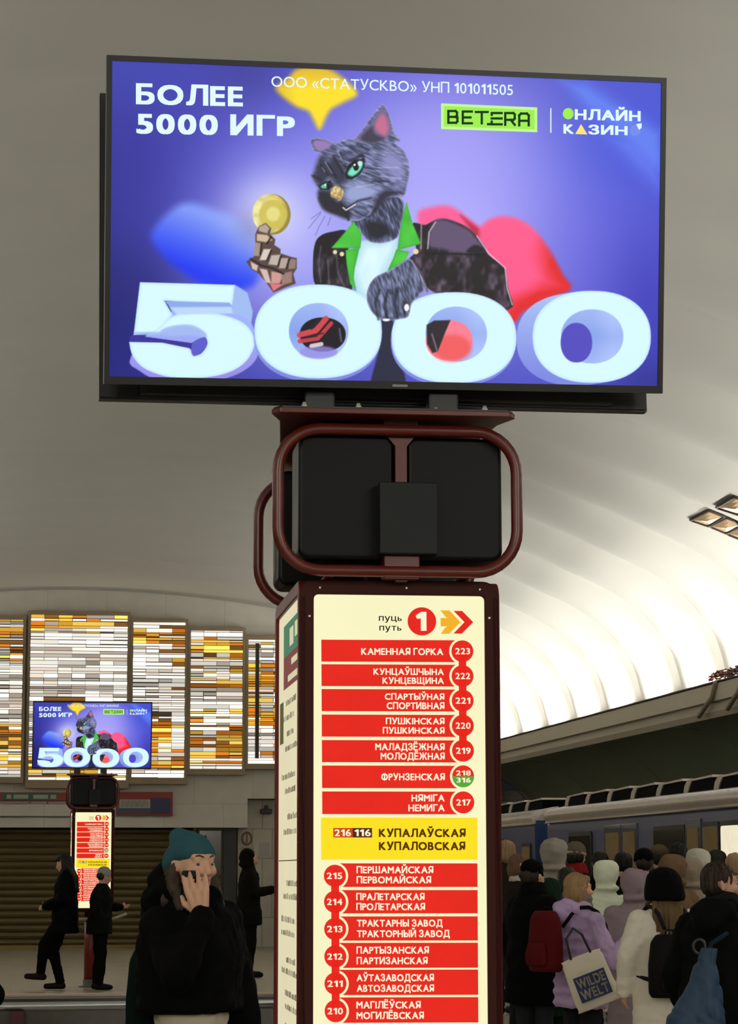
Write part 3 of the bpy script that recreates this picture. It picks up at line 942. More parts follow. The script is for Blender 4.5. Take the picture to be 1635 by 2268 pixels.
    p.fill(oval(*c3([(722, 686)])[0], 2, 2), (240, 250, 255), 0.8)
    p.fill(spline(c3([(766, 722), (800, 690), (850, 722), (848, 768), (824, 800), (800, 782), (762, 772)]), 4), (226, 196, 122), 1.4, shade=lambda x, y, d: mixc((250, 226, 160), (150, 116, 66), vn(x / 4, y / 4)))
    p.stroke(c3([(850, 850), (872, 868), (940, 826)]), 3, (236, 226, 226), 1.0, 0.9)
    for q in ([(690, 890), (640, 950), (600, 1000)], [(720, 910), (680, 980), (650, 1050)], [(760, 920), (740, 980)], [(690, 880), (620, 930)]):
        p.stroke(c3(q), 1.2, (74, 74, 120), 1.0, 0.7)
    for q, r in (((792, 1172), 4.5), ((842, 1186), 5), ((1378, 1168), 6)):
        p.fill(oval(*c3([q])[0], r, r), (230, 216, 170), 1.0)
    # ---- legs in shadow between the big figures
    p.fill([(846, 700), (868, 700), (882, 760), (900, 848), (820, 848), (838, 780)], (30, 34, 56), 2.5, 0.95)
    # ---- the big 5000
    FR, FR2 = (212, 244, 255), (190, 226, 250)
    SIDE, SIDE2 = (152, 160, 245), (118, 132, 222)
    face = lambda x, y, d: mixc((214, 248, 255), (190, 224, 250), np.clip(1 + d / 7, 0, 1) * 0.8)
    wall = lambda x, y, d: mixc((172, 196, 246), (124, 136, 226), (y - 640) / 190)
    # 5
    p.fill([(521, 631), (548, 648), (560, 690), (556, 720), (510, 700), (380, 690), (370, 668), (512, 674)], (158, 186, 240), 1.5)
    five_side = spline([(380, 690), (480, 690), (545, 704), (566, 740), (572, 784), (548, 816), (500, 838), (430, 850), (360, 846), (310, 822), (290, 790)], 4)
    p.fill(five_side, SIDE, 1.5, 1.0, shade=lambda x, y, d: mixc((156, 176, 248), (150, 140, 232), (y - 720) / 110))
    p.fill([(292, 742), (424, 760), (460, 742), (462, 765), (440, 790), (424, 774), (288, 760)], (66, 54, 158), 1.2)
    def arc_open(P, n=8):
        P = [P[0]] + list(P) + [P[-1]]
        P = [np.array(q, float) for q in P]
        out = []
        for i in range(1, len(P) - 2):
            p0, p1, p2, p3 = P[i - 1:i + 3]
            for k in range(n):
                t_ = k / n
                out.append(tuple(0.5 * (2 * p1 + (p2 - p0) * t_ + (2 * p0 - 5 * p1 + 4 * p2 - p3) * t_ ** 2 + (3 * p1 - p0 - 3 * p2 + p3) * t_ ** 3)))
        return out + [tuple(P[-1])]
    bowl = arc_open([(356, 722), (385, 699), (440, 691), (500, 699), (545, 720), (564, 754), (554, 788), (530, 813), (490, 830), (430, 838), (370, 834), (320, 816), (294, 788), (286, 757)]) + [(360, 758), (420, 771)] + arc_open([(426, 786), (444, 784), (457, 768), (458, 752), (440, 732), (400, 724), (356, 738)]) + [(330, 741)]
    p.fill([(310, 625), (521, 631), (514, 677), (364, 666), (382, 697), (352, 736), (296, 742)], FR, 0.9, 1.0, shade=face)
    p.fill(bowl, FR, 0.9, 1.0, shade=face)
    p.fill([(364, 667), (508, 670), (516, 679), (378, 680)], (140, 168, 232), 1.5)
    p.fill([(378, 681), (512, 680), (516, 694), (392, 697)], (186, 214, 248), 2)
    p.fill(spline([(352, 738), (372, 724), (420, 719), (452, 734), (456, 748), (420, 742), (380, 744)], 4), (160, 184, 240), 2.5, 0.9)
    p.fill([(296, 735), (352, 735), (358, 743), (300, 742)], (160, 186, 240), 1.2, 0.8)
    p.fill([(288, 745), (300, 743), (424, 760), (424, 772), (360, 759), (287, 757)], (54, 44, 148), 1.0)
    p.fill(spline([(424, 772), (428, 758), (446, 748), (457, 750), (456, 768), (442, 784), (428, 788)], 4), (88, 90, 200), 1.2)
    # zeros: side, front, counter, view through the counter
    def zero(cx, cy, rx, ry, sdx, sdy, crx, cry, ccx, ccy, hx, hy, hrx, hry, hole):
        for k in range(5, 0, -1):
            p.fill(oval(cx + sdx * k / 5, cy + sdy * k / 5, rx - abs(sdx) * 0.0, ry, 2.25), SIDE, 1.0, 1.0, shade=wall)
        p.fill(oval(cx, cy, rx, ry, 2.25), FR, 0.9, 1.0, shade=face)
        p.fill(oval(ccx, ccy, crx, cry, 2.1), SIDE, 1.0, 1.0, shade=lambda x, y, d: mixc((132, 160, 232), (176, 196, 250), np.abs(y - ccy) / 60 * 0.6 + np.clip((x - ccx) / 90, 0, .5)))
        p.fill(oval(hx, hy, hrx, hry, 2.1), hole, 1.0)
    zero(705, 734, 141, 104, -2, 8, 66, 62, 706, 733, 715, 741, 51, 38, (18, 12, 26))
    p.fill(oval(706, 780, 42, 14), (150, 138, 226), 3, 0.8)
    for q, w, c in (([(664, 742), (700, 732), (722, 706)], 13, (214, 72, 78)), ([(664, 756), (704, 750), (734, 716)], 9, (200, 60, 70)), ([(690, 728), (708, 710)], 5, (40, 26, 36)), ([(668, 748), (716, 738)], 3, (60, 14, 30)), ([(690, 766), (712, 762)], 9, (220, 208, 212)), ([(752, 728), (756, 756)], 4, (90, 90, 110))):
        p.stroke(q, w, c, 1.2, 0.95)
    zero(1006, 748, 138, 101, -2, 7, 68, 61, 1011, 740, 995, 754, 52, 45, (255, 126, 146))
    p.fill(oval(1000, 770, 44, 30), (240, 92, 96), 9, 0.8)
    p.fill([(945, 720), (962, 710), (998, 709), (984, 742), (970, 778), (958, 782), (946, 762)], (42, 34, 44), 1.5)
    p.stroke([(957, 740), (968, 776)], 3, (150, 140, 150), 1.5, 0.8)
    zero(1311, 746, 131, 102, -36, 6, 69, 60, 1312, 745, 1277, 759, 35, 44, (80, 72, 190))
    # ---- paw over the second zero
    p.fill(spline(c5([(150, 345), (190, 320), (250, 288), (285, 330), (322, 400), (335, 440), (300, 480), (262, 520), (245, 585), (200, 600), (130, 606), (70, 580), (34, 520), (32, 450), (70, 385)]), 5), (84, 92, 124), 1.0, shade=fur((56, 62, 84), (140, 150, 190), 0.3, 0.95))
    for q in ([(90, 600), (72, 520), (95, 450)], [(135, 604), (120, 520), (140, 450)], [(185, 590), (175, 500), (190, 440)], [(225, 570), (222, 510)]):
        p.stroke(c5(q), 5, (26, 28, 42), 2.6, 0.75)
    for q in ([(110, 580), (102, 480)], [(160, 580), (152, 480)], [(205, 560), (200, 470)]):
        p.stroke(c5(q), 4, (160, 172, 212), 3.0, 0.55)
    p.fill(oval(*c5([(236, 540)])[0], 5.5, 8), (240, 246, 250), 1.0)
    p.fill(oval(*c5([(130, 604)])[0], 8, 3), (240, 246, 250), 1.0)
    # ---- vignetting of the display corners
    return np.clip(p.C, 0, 255)
# ------------------------------------------------------------------ advertising screens
M_BLACK = mat('screen_plastic', (12, 12, 12), rough=0.35, spec=0.35)
M_BACK = mat('screen_back', (14, 14, 14), rough=0.55, noise=0.1)
TW, TH = 1.672, 0.945
def tv_matrix(x, y, z, yaw, tilt, roll):
    return Matrix.Translation((x, y, z)) @ Matrix.Rotation(math.radians(yaw), 4, 'Z') @ Matrix.Rotation(math.radians(tilt), 4, 'X') @ Matrix.Rotation(-math.radians(roll), 4, 'Y')
MTV = tv_matrix(1.0639, 6.8907, 3.4951, 2.11, 9.2, 0.94)
tv = empty('advertising_screen', MTV)
tag(tv, 'large lit advertising screen facing us on top of the near red column', 'screen', 'advertising screens')
BZ, BZB = 0.0155, 0.022                     # bezel widths
sx0, sx1 = -TW / 2 + BZ, TW / 2 - BZ
sz0, sz1 = -TH / 2 + BZB, TH / 2 - BZ
b = MB()
b.box(-TW / 2, sx0, -0.006, 0.03, -TH / 2, TH / 2).box(sx1, TW / 2, -0.006, 0.03, -TH / 2, TH / 2)
b.box(sx0, sx1, -0.006, 0.03, sz1, TH / 2).box(sx0, sx1, -0.006, 0.03, -TH / 2, sz0)
b.build('bezel', M_BLACK, tv)
bc = MB()
bc.box(-TW / 2 + 0.004, TW / 2 - 0.004, 0.03, 0.042, -TH / 2 + 0.004, TH / 2 - 0.004)
bc.box(-TW / 2 + 0.12, TW / 2 - 0.12, 0.042, 0.075, -TH / 2 + 0.01, TH / 2 - 0.25)
bc.build('back_cover', M_BACK, tv)
lg = MB().box(0.01, 0.055, -0.0075, -0.006, -TH / 2 + 0.006, -TH / 2 + 0.013)
lg.build('badge', mat('badge_grey', (120, 120, 118), rough=0.3, metal=0.6), tv)
# picture: a fine grid whose points carry the colours the display gives off
NX, NZ = 900, 506
gx = np.linspace(sx0, sx1, NX); gz = np.linspace(sz0, sz1, NZ)
GX, GZ = np.meshgrid(gx, gz)
Mw = np.array(MTV)
WX = Mw[0, 0] * GX + Mw[0, 2] * GZ + Mw[0, 3]
WY = Mw[1, 0] * GX + Mw[1, 2] * GZ + Mw[1, 3]
WZ = Mw[2, 0] * GX + Mw[2, 2] * GZ + Mw[2, 3] - EYE.z
zz = WX * _f.x + WY * _f.y + WZ * _f.z
AX = CX + FPX * (WX * _r.x + WY * _r.y + WZ * _r.z) / zz
AY = CY - FPX * (WX * _u.x + WY * _u.y + WZ * _u.z) / zz
RGB = S(paint_ad(AX, AY)).reshape(-1, 3)
me = bpy.data.meshes.new('screen')
co = np.stack([GX.ravel(), np.zeros(GX.size), GZ.ravel()], 1).astype(np.float32)
me.vertices.add(len(co)); me.vertices.foreach_set('co', co.ravel())
ii = (np.arange(NZ - 1)[:, None] * NX + np.arange(NX - 1)[None]).ravel()
fv = np.stack([ii, ii + 1, ii + NX + 1, ii + NX], 1).astype(np.int32)
me.loops.add(fv.size); me.loops.foreach_set('vertex_index', fv.ravel())
me.polygons.add(len(fv)); me.polygons.foreach_set('loop_start', np.arange(0, fv.size, 4, dtype=np.int32))
me.update(calc_edges=True)
at = me.attributes.new('col', 'FLOAT_COLOR', 'POINT')
at.data.foreach_set('color', np.concatenate([RGB, np.ones((len(RGB), 1))], 1).astype(np.float32).ravel())
me.materials.append(attr_emit('screen_picture', 'col', 1.02))
scr = bpy.data.objects.new('screen', me); COL.objects.link(scr); scr.parent = tv
scr['label'] = 'lit display with a grey cat, a coin and big figures on violet'
# lettering on the picture
M_WHITE = mat('display_white', (222, 244, 255), emit=1.05)
M_DKGRN = mat('display_dark_green', (16, 52, 24), emit=1.0)
M_LIME = mat('display_lime', (160, 240, 84), emit=1.0)
M_LIME2 = mat('display_lime_edge', (196, 250, 150), emit=1.0)
M_YEL = mat('display_yellow', (250, 232, 120), emit=1.0)
M_LILAC = mat('display_lilac', (120, 140, 236), emit=1.0)
def tvp(px, py, d=0.0):
    h = on_local(px, py, MTV, 0.0)
    h.y = -d
    return h
def tv_text(name, s, xl, yl_base, xr, yr_base, h, m, bold, d=0.0016, capref=None):
    a, b_, t = tvp(xl, yl_base, d), tvp(xr, yr_base, d), tvp(xl, yl_base - h, d)
    for k in range(len(s.split())):          # each word is a piece of its own
        mb = MB()
        text_fit(mb, s, a, (b_ - a).normalized(), (t - a).normalized(), (b_ - a).length, (t - a).length, bold, capref, k)
        mb.build(name, m, scr)
tv_text('lettering', 'БОЛЕЕ', 301, 231, 538, 236, 44, M_WHITE, 0.036, capref='Н')
tv_text('lettering', '5000 ИГР', 302, 296, 653, 302, 44, M_WHITE, 0.036, capref='Н')
tv_text('lettering', 'ООО «СТАТУСКВО» УНП 101011505', 601, 192, 1136, 211, 23, M_WHITE, 0.004, capref='Н')
tv_text('lettering', 'НЛАЙН', 1273, 265, 1419, 269, 23, M_WHITE, 0.036, capref='Н')
tv_text('lettering', 'К', 1248, 296, 1271, 297, 21, M_WHITE, 0.034)
tv_text('lettering', 'ЗИН', 1303, 298, 1390, 300, 22, M_WHITE, 0.034)
mb = MB()
mb.quad(tvp(977, 286, .001), tvp(1190, 293, .001), tvp(1190, 238, .001), tvp(977, 229, .001))
mb.build('logo_plate', M_LIME2, scr)
mb = MB()
mb.quad(tvp(983, 280, .0014), tvp(1184, 287, .0014), tvp(1184, 244, .0014), tvp(983, 235, .0014))
mb.build('logo_field', M_LIME, scr)
# emblem letters drawn as strokes
def strokes(mb, segs, w, d):
    for pts in segs:
        for (x0, y0), (x1, y1) in zip(pts[:-1], pts[1:]):
            L = math.hypot(x1 - x0, y1 - y0) or 1
            nx, ny = -(y1 - y0) / L * w / 2, (x1 - x0) / L * w / 2
            tx, ty = (x1 - x0) / L * w / 2, (y1 - y0) / L * w / 2
            q = [(x0 - tx + nx, y0 - ty + ny), (x1 + tx + nx, y1 + ty + ny), (x1 + tx - nx, y1 + ty - ny), (x0 - tx - nx, y0 - ty - ny)]
            mb.quad(*[tvp(a, b_, d) for a, b_ in q])
lg = MB()
def sl(x): return (x - 990) * 0.036             # the row of letters slopes with the screen
def gl(x, pts): return [(x + a, 246 + sl(x) + b_) for a, b_ in pts]
W = 24; H = 26
strokes(lg, [gl(993, [(0, 0), (0, H), (17, H), (20, H - 3), (20, 15), (16, 13), (0, 13)]), gl(993, [(0, 0), (16, 0), (19, 3), (19, 10), (16, 13)]),
             gl(1025, [(20, 0), (0, 0), (0, H), (20, H)]), gl(1025, [(0, 13), (17, 13)]),
             gl(1054, [(0, 0), (26, 0)]), gl(1054, [(13, 0), (13, H - 1)]), gl(1078, [(3, H), (6, H)]),
             gl(1089, [(0, 5), (0, 1), (22, 1)]), gl(1089, [(0, 13), (22, 13)]), gl(1089, [(0, 20), (0, H), (22, H)]),
             gl(1119, [(0, H), (0, 0), (18, 0), (21, 3), (21, 12), (18, 15), (0, 15)]), gl(1119, [(12, 15), (21, H)]),
             gl(1150, [(0, H), (0, 4), (4, 0), (17, 0), (21, 4), (21, H)]), gl(1150, [(0, 16), (21, 16)])], 5.2, 0.0019)
lg.build('logo_lettering', M_DKGRN, scr)
mb = MB(); strokes(mb, [[(1220, 241), (1220, 293)]], 2.6, 0.0016)
mb.build('divider_line', M_WHITE, scr)
def disc(px, py, rx, ry, m, name, d, k=24):
    mb_ = MB(); mb_.add([tvp(px + rx * math.cos(2 * math.pi * i / k), py - ry * math.sin(2 * math.pi * i / k), d) for i in range(k)], [tuple(range(k))])
    return mb_.build(name, m, scr)
disc(1258.5, 252, 12, 12.5, M_LIME, 'round_mark', 0.0016)
disc(1407, 289, 12.5, 12.5, M_LILAC, 'round_mark', 0.0016)
mb = MB(); mb.add([tvp(*q, 0.0016) for q in ((1274, 297), (1301, 298), (1287, 275))], [(0, 1, 2)])
mb.build('triangle_mark', M_YEL, scr)
mb = MB(); mb.add([tvp(*q, 0.0022) for q in ((1409, 275), (1421, 273), (1421, 283), (1415, 288))], [(0, 1, 2, 3)])
mb.build('corner_mark', M_WHITE, scr)

# the second screen, back to back with the first
tv_back = copy_tree(tv)
tv_back.matrix_world = tv_matrix(1.055, 7.165, 3.478, 182.0, 2.4, -0.5)
tv_back['label'] = 'second advertising screen behind the first, seen as black edge at left'
# the distant screen
tv_far = copy_tree(tv)
tv_far.matrix_world = tv_matrix(1.075, 34.62, 3.50, 0.3, 7.0, 0.0)
tv_far['label'] = 'small looking lit advertising screen on the distant column in front of glass'
# ------------------------------------------------------------------ information column with light box
M_RED = mat('column_paint', (56, 20, 14), rough=0.5, noise=0.06, spec=0.1)
M_MAROON = mat('column_maroon', (92, 14, 14), rough=0.4, spec=0.2)
M_TUBE = mat('tube_paint', (84, 26, 18), rough=0.3, spec=0.4)
M_CASE = mat('case_black', (9, 10, 9), rough=0.4, spec=0.12)
M_CREAM = mat('lightbox_cream', (255, 247, 198), emit=0.98, noise=0.06, nscale=3)
M_STRED = mat('lightbox_red', (240, 38, 26), emit=0.92, noise=0.10, nscale=9)
M_STYEL = mat('lightbox_yellow', (255, 226, 30), emit=0.98)
M_STORG = mat('lightbox_orange', (250, 180, 40), emit=0.95)
M_STTXT = mat('lightbox_text', (255, 246, 214), emit=0.98)
M_STBRN = mat('lightbox_brown', (110, 62, 10), emit=0.6)
M_STBLK = mat('lightbox_black', (44, 34, 28), emit=0.5)
M_STGRN = mat('lightbox_green', (92, 176, 60), emit=0.9)
M_BOLT = mat('bolt_zinc', (190, 180, 165), rough=0.3, metal=0.8)
MP = Matrix.Translation((1.1165, 7.432, 0)) @ Matrix.Rotation(math.radians(-1.2), 4, 'Z')
pil = empty('information_column', MP)
tag(pil, 'near dark red information column with lit red station list panel', 'column', 'information columns')
HW, HD = 0.297, 0.41          # half width, half depth of the box
YS = HD - HW
Z0B, Z1B = 1.045, 2.468
def rounded_sq(h, r, n=6):
    return rrect(-h, h, -h, h, r, n)
# body: four corner posts joined by head and foot, open where the lit panels sit
PX0, PX1, PZ0, PZ1 = -0.2525, 0.2525, 1.10, 2.425
body = MB()
body.prism(rrect(-HW + 0.02, HW - 0.02, -HD + 0.02, HD - 0.02, 0.045), 'z', Z0B, Z1B, True)
body.build('box_body', M_RED, pil)
def face_frame(dy, rot, hw, off, px0, px1):
    """front frame plate with rounded outer corners and an opening, turned about the column axis"""
    m = MB()
    out = rrect(-hw, hw, Z0B, Z1B, 0.05, 6)
    inn = rrect(px0, px1, PZ0, PZ1, 0.014, 6)
    R = Matrix.Rotation(rot, 4, 'Z')
    n = len(out)
    def P(q, y): return tuple(R @ Vector((q[0], y, q[1])))
    v = [P(q, -off) for q in out] + [P(q, -off) for q in inn] + [P(q, -off + dy) for q in out] + [P(q, -off + dy) for q in inn]
    f = []
    for i in range(n):
        j = (i + 1) % n
        f += [(i, j, n + j, n + i), (2 * n + j, 2 * n + i, 3 * n + i, 3 * n + j), (i, 2 * n + i, 2 * n + j, j), (n + i, n + j, 3 * n + j, 3 * n + i)]
    m.add(v, f)
    return m
face_frame(0.024, 0, HW, HD, PX0, PX1).build('front_frame', M_RED, pil, bevel=0.004)
face_frame(0.024, math.pi, HW, HD, PX0, PX1).build('rear_frame', M_RED, pil, bevel=0.004)
face_frame(0.024, -math.pi / 2, HD, HW, -HD + 0.045, HD - 0.045).build('side_frame', M_MAROON, pil, bevel=0.004)
face_frame(0.024, math.pi / 2, HD, HW, -HD + 0.045, HD - 0.045).build('side_frame', M_MAROON, pil, bevel=0.004)
FY = -HD + 0.010                                    # plane of the lit sheets
lp = MB().add([(a, FY, b) for a, b in rrect(PX0 - 0.002, PX1 + 0.002, PZ0 - 0.002, PZ1 + 0.002, 0.014)], [tuple(range(28))]).build('light_panel', M_CREAM, pil)
lp['label'] = 'lit cream panel with the red list of stations'
MB().add([(-a, -FY, b) for a, b in rrect(PX0, PX1, PZ0, PZ1, 0.014)], [tuple(range(28))]).build('light_panel', M_CREAM, pil)
MB().add([(HW - 0.010, a, b) for a, b in rrect(-HD + 0.045, HD - 0.045, PZ0, PZ1, 0.014)], [tuple(range(28))]).build('light_panel', M_CREAM, pil)
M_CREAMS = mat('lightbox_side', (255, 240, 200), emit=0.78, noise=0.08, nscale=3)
sp = MB().add([(-HW + 0.010, -a, b) for a, b in rrect(-HD + 0.045, HD - 0.045, PZ0, PZ1, 0.014)], [tuple(range(28))]).build('light_panel', M_CREAMS, pil)
sp['label'] = 'lit cream side panel with green and maroon headings'
# where the photograph's list stands on the panel: pixel -> local x, z through the panel's own plane
def pl(px, py, d=0.0):
    # the corners of the sheet in the photograph, bilinear over the panel
    v = (py - 1314.5) / (2262 - 1314.5)
    xl = 698.7 + (692 - 698.7) * v
    xr = 1078.7 + (1081 - 1078.7) * v
    u = (px - xl) / (xr - xl)
    zl_ = (py - (1314.5 + 2.5 * u)) / (2264.5 - 1314.5 - 5.0 * u)
    return Vector((PX0 + (PX1 - PX0) * u, FY - d, PZ1 - zl_ * 1.229))
def pquad(mb, x0, x1, y0_, y1_, d):
    mb.quad(pl(x0, y1_, d), pl(x1, y1_, d), pl(x1, y0_, d), pl(x0, y0_, d))
def pcirc(mb, px, py, r, d, a0=0, a1=360, k=32):
    pts = [pl(px + r * math.cos(math.radians(a0 + (a1 - a0) * i / k)), py - r * math.sin(math.radians(a0 + (a1 - a0) * i / k)), d) for i in range(k + (0 if a1 - a0 == 360 else 1))]
    mb.add(pts, [tuple(range(len(pts)))])
def ptext(s, x0, x1, ytop, ybase, d, bold=0.027, cap='Н', word=None):
    mb = MB()
    a, b_, t = pl(x0, ybase, d), pl(x1, ybase, d), pl(x0, ytop, d)
    text_fit(mb, s, a, (b_ - a).normalized(), (t - a).normalized(), (b_ - a).length, (t - a).length, bold, cap, word)
    return mb
ROWS_A = [('223', 1441.8, 1417, 1466.6, [('КАМЕННАЯ ГОРКА', 803, 986, 1436, 1451)]),
          ('222', 1498, 1472.5, 1521.7, [('КУНЦАЎШЧЫНА', 830, 987, 1482, 1496), ('КУНЦЕВЩИНА', 850, 987, 1502, 1516)]),
          ('221', 1553.4, 1528.3, 1577.9, [('СПАРТЫЎНАЯ', 855, 988, 1538, 1552), ('СПОРТИВНАЯ', 859, 988, 1558, 1573)]),
          ('220', 1609.6, 1585.5, 1635, [('ПУШКІНСКАЯ', 857, 988, 1593, 1607), ('ПУШКИНСКАЯ', 850, 988, 1614, 1628)]),
          ('219', 1665.7, 1642.6, 1692, [('МАЛАДЗЁЖНАЯ', 833, 988, 1650, 1665), ('МОЛОДЁЖНАЯ', 845, 988, 1671, 1686)]),
          ('218', 1723, 1699.4, 1749.6, [('ФРУНЗЕНСКАЯ', 846, 988, 1717, 1732)]),
          ('217', 1781, 1757, 1807.4, [('НЯМІГА', 913, 987, 1764, 1779), ('НЕМИГА', 906, 987, 1786, 1801)])]
ROWS_B = [('215', 1943.5, 1916, 1968, [('ПЕРШАМАЙСКАЯ', 790, 961, 1923, 1938), ('ПЕРВОМАЙСКАЯ', 790, 956, 1945, 1960)]),
          ('214', 2000.6, 1974.8, 2026, [('ПРАЛЕТАРСКАЯ', 789, 941, 1982, 1997), ('ПРОЛЕТАРСКАЯ', 789, 942, 2004, 2019)]),
          ('213', 2060, 2032.6, 2085.5, [('ТРАКТАРНЫ ЗАВОД', 790, 981, 2040, 2055), ('ТРАКТОРНЫЙ ЗАВОД', 790, 997, 2063, 2078)]),
          ('212', 2120, 2090.4, 2145, [('ПАРТЫЗАНСКАЯ', 789, 950, 2099, 2114), ('ПАРТИЗАНСКАЯ', 789, 947, 2122, 2137)]),
          ('211', 2179, 2149, 2204, [('АЎТАЗАВОДСКАЯ', 789, 961, 2159, 2174), ('АВТОЗАВОДСКАЯ', 789, 961, 2182, 2197)]),
          ('210', 2238.4, 2209, 2264, [('МАГІЛЁЎСКАЯ', 788, 931, 2218, 2233), ('МОГИЛЁВСКАЯ', 788, 938, 2241, 2256)])]
ln = MB()
ring = MB()
for code, cy, ya, yb, txts in ROWS_A:
    m = MB(); pquad(m, 715, 1029, ya, yb, 0.001)
    m.build('station_bar', M_STRED, lp)
    pcirc(ring, 1029, cy, 29.5, 0.002)
    pquad(ring, 1030, 1062, ya - 1, yb + 1, 0.0021)
    for s, x0, x1, a, b_ in txts:
        for k in range(len(s.split())):
            ptext(s, x0, x1, a, b_, 0.0035, word=k).build('lettering', M_STTXT, lp)
    ptext(code, 1013, 1046, cy - 13 if code == '218' else cy - 7, cy - 2 if code == '218' else cy + 7, 0.0045, 0.02, '2').build('station_number', M_STTXT, lp)
    if code == '218':
        ptext('316', 1014, 1046, cy + 3, cy + 14, 0.0045, 0.02, '3').build('station_number', M_STTXT, lp)
for i, (code, cy, ya, yb, txts) in enumerate(ROWS_A):
    pcirc(ln, 1029, cy, 24.6, 0.003)
    if i < 4:
        pquad(ln, 1020.5, 1037.5, cy, ROWS_A[i + 1][1], 0.003)
for code, cy, ya, yb, txts in ROWS_B:
    m = MB(); pquad(m, 742, 1060, ya, yb, 0.001)
    m.build('station_bar', M_STRED, lp)
    pcirc(ring, 742, cy, 29.5, 0.002)
    pquad(ring, 708, 741, ya - 1, yb + 1, 0.0021)
    for s, x0, x1, a, b_ in txts:
        for k in range(len(s.split())):
            ptext(s, x0, x1, a, b_, 0.0035, word=k).build('lettering', M_STTXT, lp)
    ptext(code, 724, 758, cy - 7, cy + 7, 0.0045, 0.02, '2').build('station_number', M_STTXT, lp)
for i, (code, cy, ya, yb, txts) in enumerate(ROWS_B):
    pcirc(ln, 742, cy, 24.4, 0.003)
    if i < 5:
        pquad(ln, 733.5, 751, cy, ROWS_B[i + 1][1], 0.003)
ring.build('cream_ring', M_CREAM, lp)
ln.build('route_line', M_STRED, lp)
g = MB(); pcirc(g, 1029, 1723, 24.6, 0.0036, 180, 360)
g.build('green_half_disc', M_STGRN, lp)
m = MB(); pquad(m, 712, 1060.5, 1815, 1908, 0.001); m.build('station_bar', M_STYEL, lp)['label'] = 'yellow bar naming the present station'
m = MB(); pquad(m, 739, 782, 1838, 1859, 0.002); m.build('number_plate', mat('lightbox_rust', (214, 76, 20), emit=0.9), lp)
m = MB(); pquad(m, 782, 825, 1838, 1859, 0.002); m.build('number_plate', mat('lightbox_umber', (96, 44, 26), emit=0.7), lp)
ptext('216', 742, 778, 1841, 1856, 0.003, 0.02, '2').build('station_number', M_STTXT, lp); ptext('116', 786, 822, 1841, 1856, 0.003, 0.02, '1').build('station_number', M_STTXT, lp)
ptext('КУПАЛАЎСКАЯ', 840, 1034, 1840, 1858, 0.003, 0.036).build('lettering', M_STBRN, lp); ptext('КУПАЛОВСКАЯ', 840, 1033, 1869, 1887, 0.003, 0.036).build('lettering', M_STBRN, lp)
ptext('пуць', 843, 894, 1363, 1374, 0.002, 0.012, 'п').build('lettering', M_STBLK, lp); ptext('путь', 844, 893, 1385, 1396, 0.002, 0.012, 'п').build('lettering', M_STBLK, lp)
m = MB(); pcirc(m, 939, 1374.5, 32, 0.001, k=48); m.build('number_disc', M_STRED, lp)
ptext('1', 925, 949, 1353, 1396, 0.003, 0.03, '1').build('lettering', M_STTXT, lp)
def ppoly(pts, d):
    m_ = MB()
    for q in pts:
        m_.add([pl(590 + x / 3.028, 1280 + y / 3.028, d) for x, y in q], [tuple(range(len(q)))])
    return m_
ppoly([[(1272, 213), (1330, 213), (1405, 290), (1345, 290)], [(1345, 290), (1405, 290), (1327, 369), (1270, 369)]], 0.001).build('chevron', M_STRED, lp)
ppoly([[(1182, 210), (1243, 210), (1318, 290), (1262, 290), (1212, 248)], [(1212, 332), (1262, 290), (1318, 290), (1240, 371), (1184, 371)], [(1184, 262), (1228, 262), (1262, 290), (1228, 320), (1184, 320)]], 0.001).build('chevron', M_STORG, lp)
# side panel (facing the left): headings and lines of print
SX = -HW + 0.010
def side_quad(mb, ya, yb, za, zb, d=0.001):
    k = 1.42                         # the side sheet is deeper than it is drawn
    mb.quad((SX - d, yb * k, za), (SX - d, ya * k, za), (SX - d, ya * k, zb), (SX - d, yb * k, zb))
m = MB(); side_quad(m, -0.235, 0.13, 2.285, 2.385); m.build('heading_band', mat('side_green', (96, 158, 122), emit=0.55), sp)
m = MB(); side_quad(m, -0.235, 0.13, 2.185, 2.285); m.build('heading_band', mat('side_maroon', (160, 84, 84), emit=0.55), sp)
m = MB()
for ya, yb, za, zb in ((-0.20, -0.14, 2.32, 2.365), (-0.11, -0.02, 2.305, 2.36), (-0.20, -0.06, 2.245, 2.265), (-0.20, 0.02, 2.20, 2.22)):
    side_quad(m, ya, yb, za, zb, 0.002)
m.build('pale_marks', mat('side_pale', (226, 226, 180), emit=0.8), sp)
m = MB(); side_quad(m, 0.13, 0.22, 2.02, 2.15); m.build('picture', mat('side_olive', (120, 128, 66), emit=0.45), sp)
m = MB()
rnd = random.Random(9)
for z in (2.13, 2.085, 2.035, 1.99, 1.905, 1.86, 1.78, 1.735, 1.58, 1.54, 1.47, 1.43, 1.35, 1.315, 1.25, 1.21, 1.15):
    y_ = rnd.uniform(-0.22, -0.10)
    y1_ = rnd.uniform(0.0, 0.18)
    while y_ < y1_:
        w_ = rnd.uniform(0.008, 0.02)
        side_quad(m, y_, y_ + w_, z, z + rnd.uniform(0.013, 0.019), 0.001)
        y_ += w_ + rnd.uniform(0.004, 0.02)
side_quad(m, -0.24, 0.24, 1.655, 1.658)
m.build('print_lines', mat('side_print', (104, 92, 66), emit=0.45), sp)

# stem and foot
MB().tube([(0, 0, 0.03), (0, 0, Z0B)], 0.088, seg=20).build('stem', mat('stem_red', (120, 26, 22), rough=0.4, coat=0.1), pil)
MB().lathe([(0.16, 0.0), (0.16, 0.012), (0.10, 0.02), (0.10, 0.10), (0.09, 0.105)], seg=24).build('foot_plate', mat('foot_grey', (104, 96, 84), rough=0.6), pil)
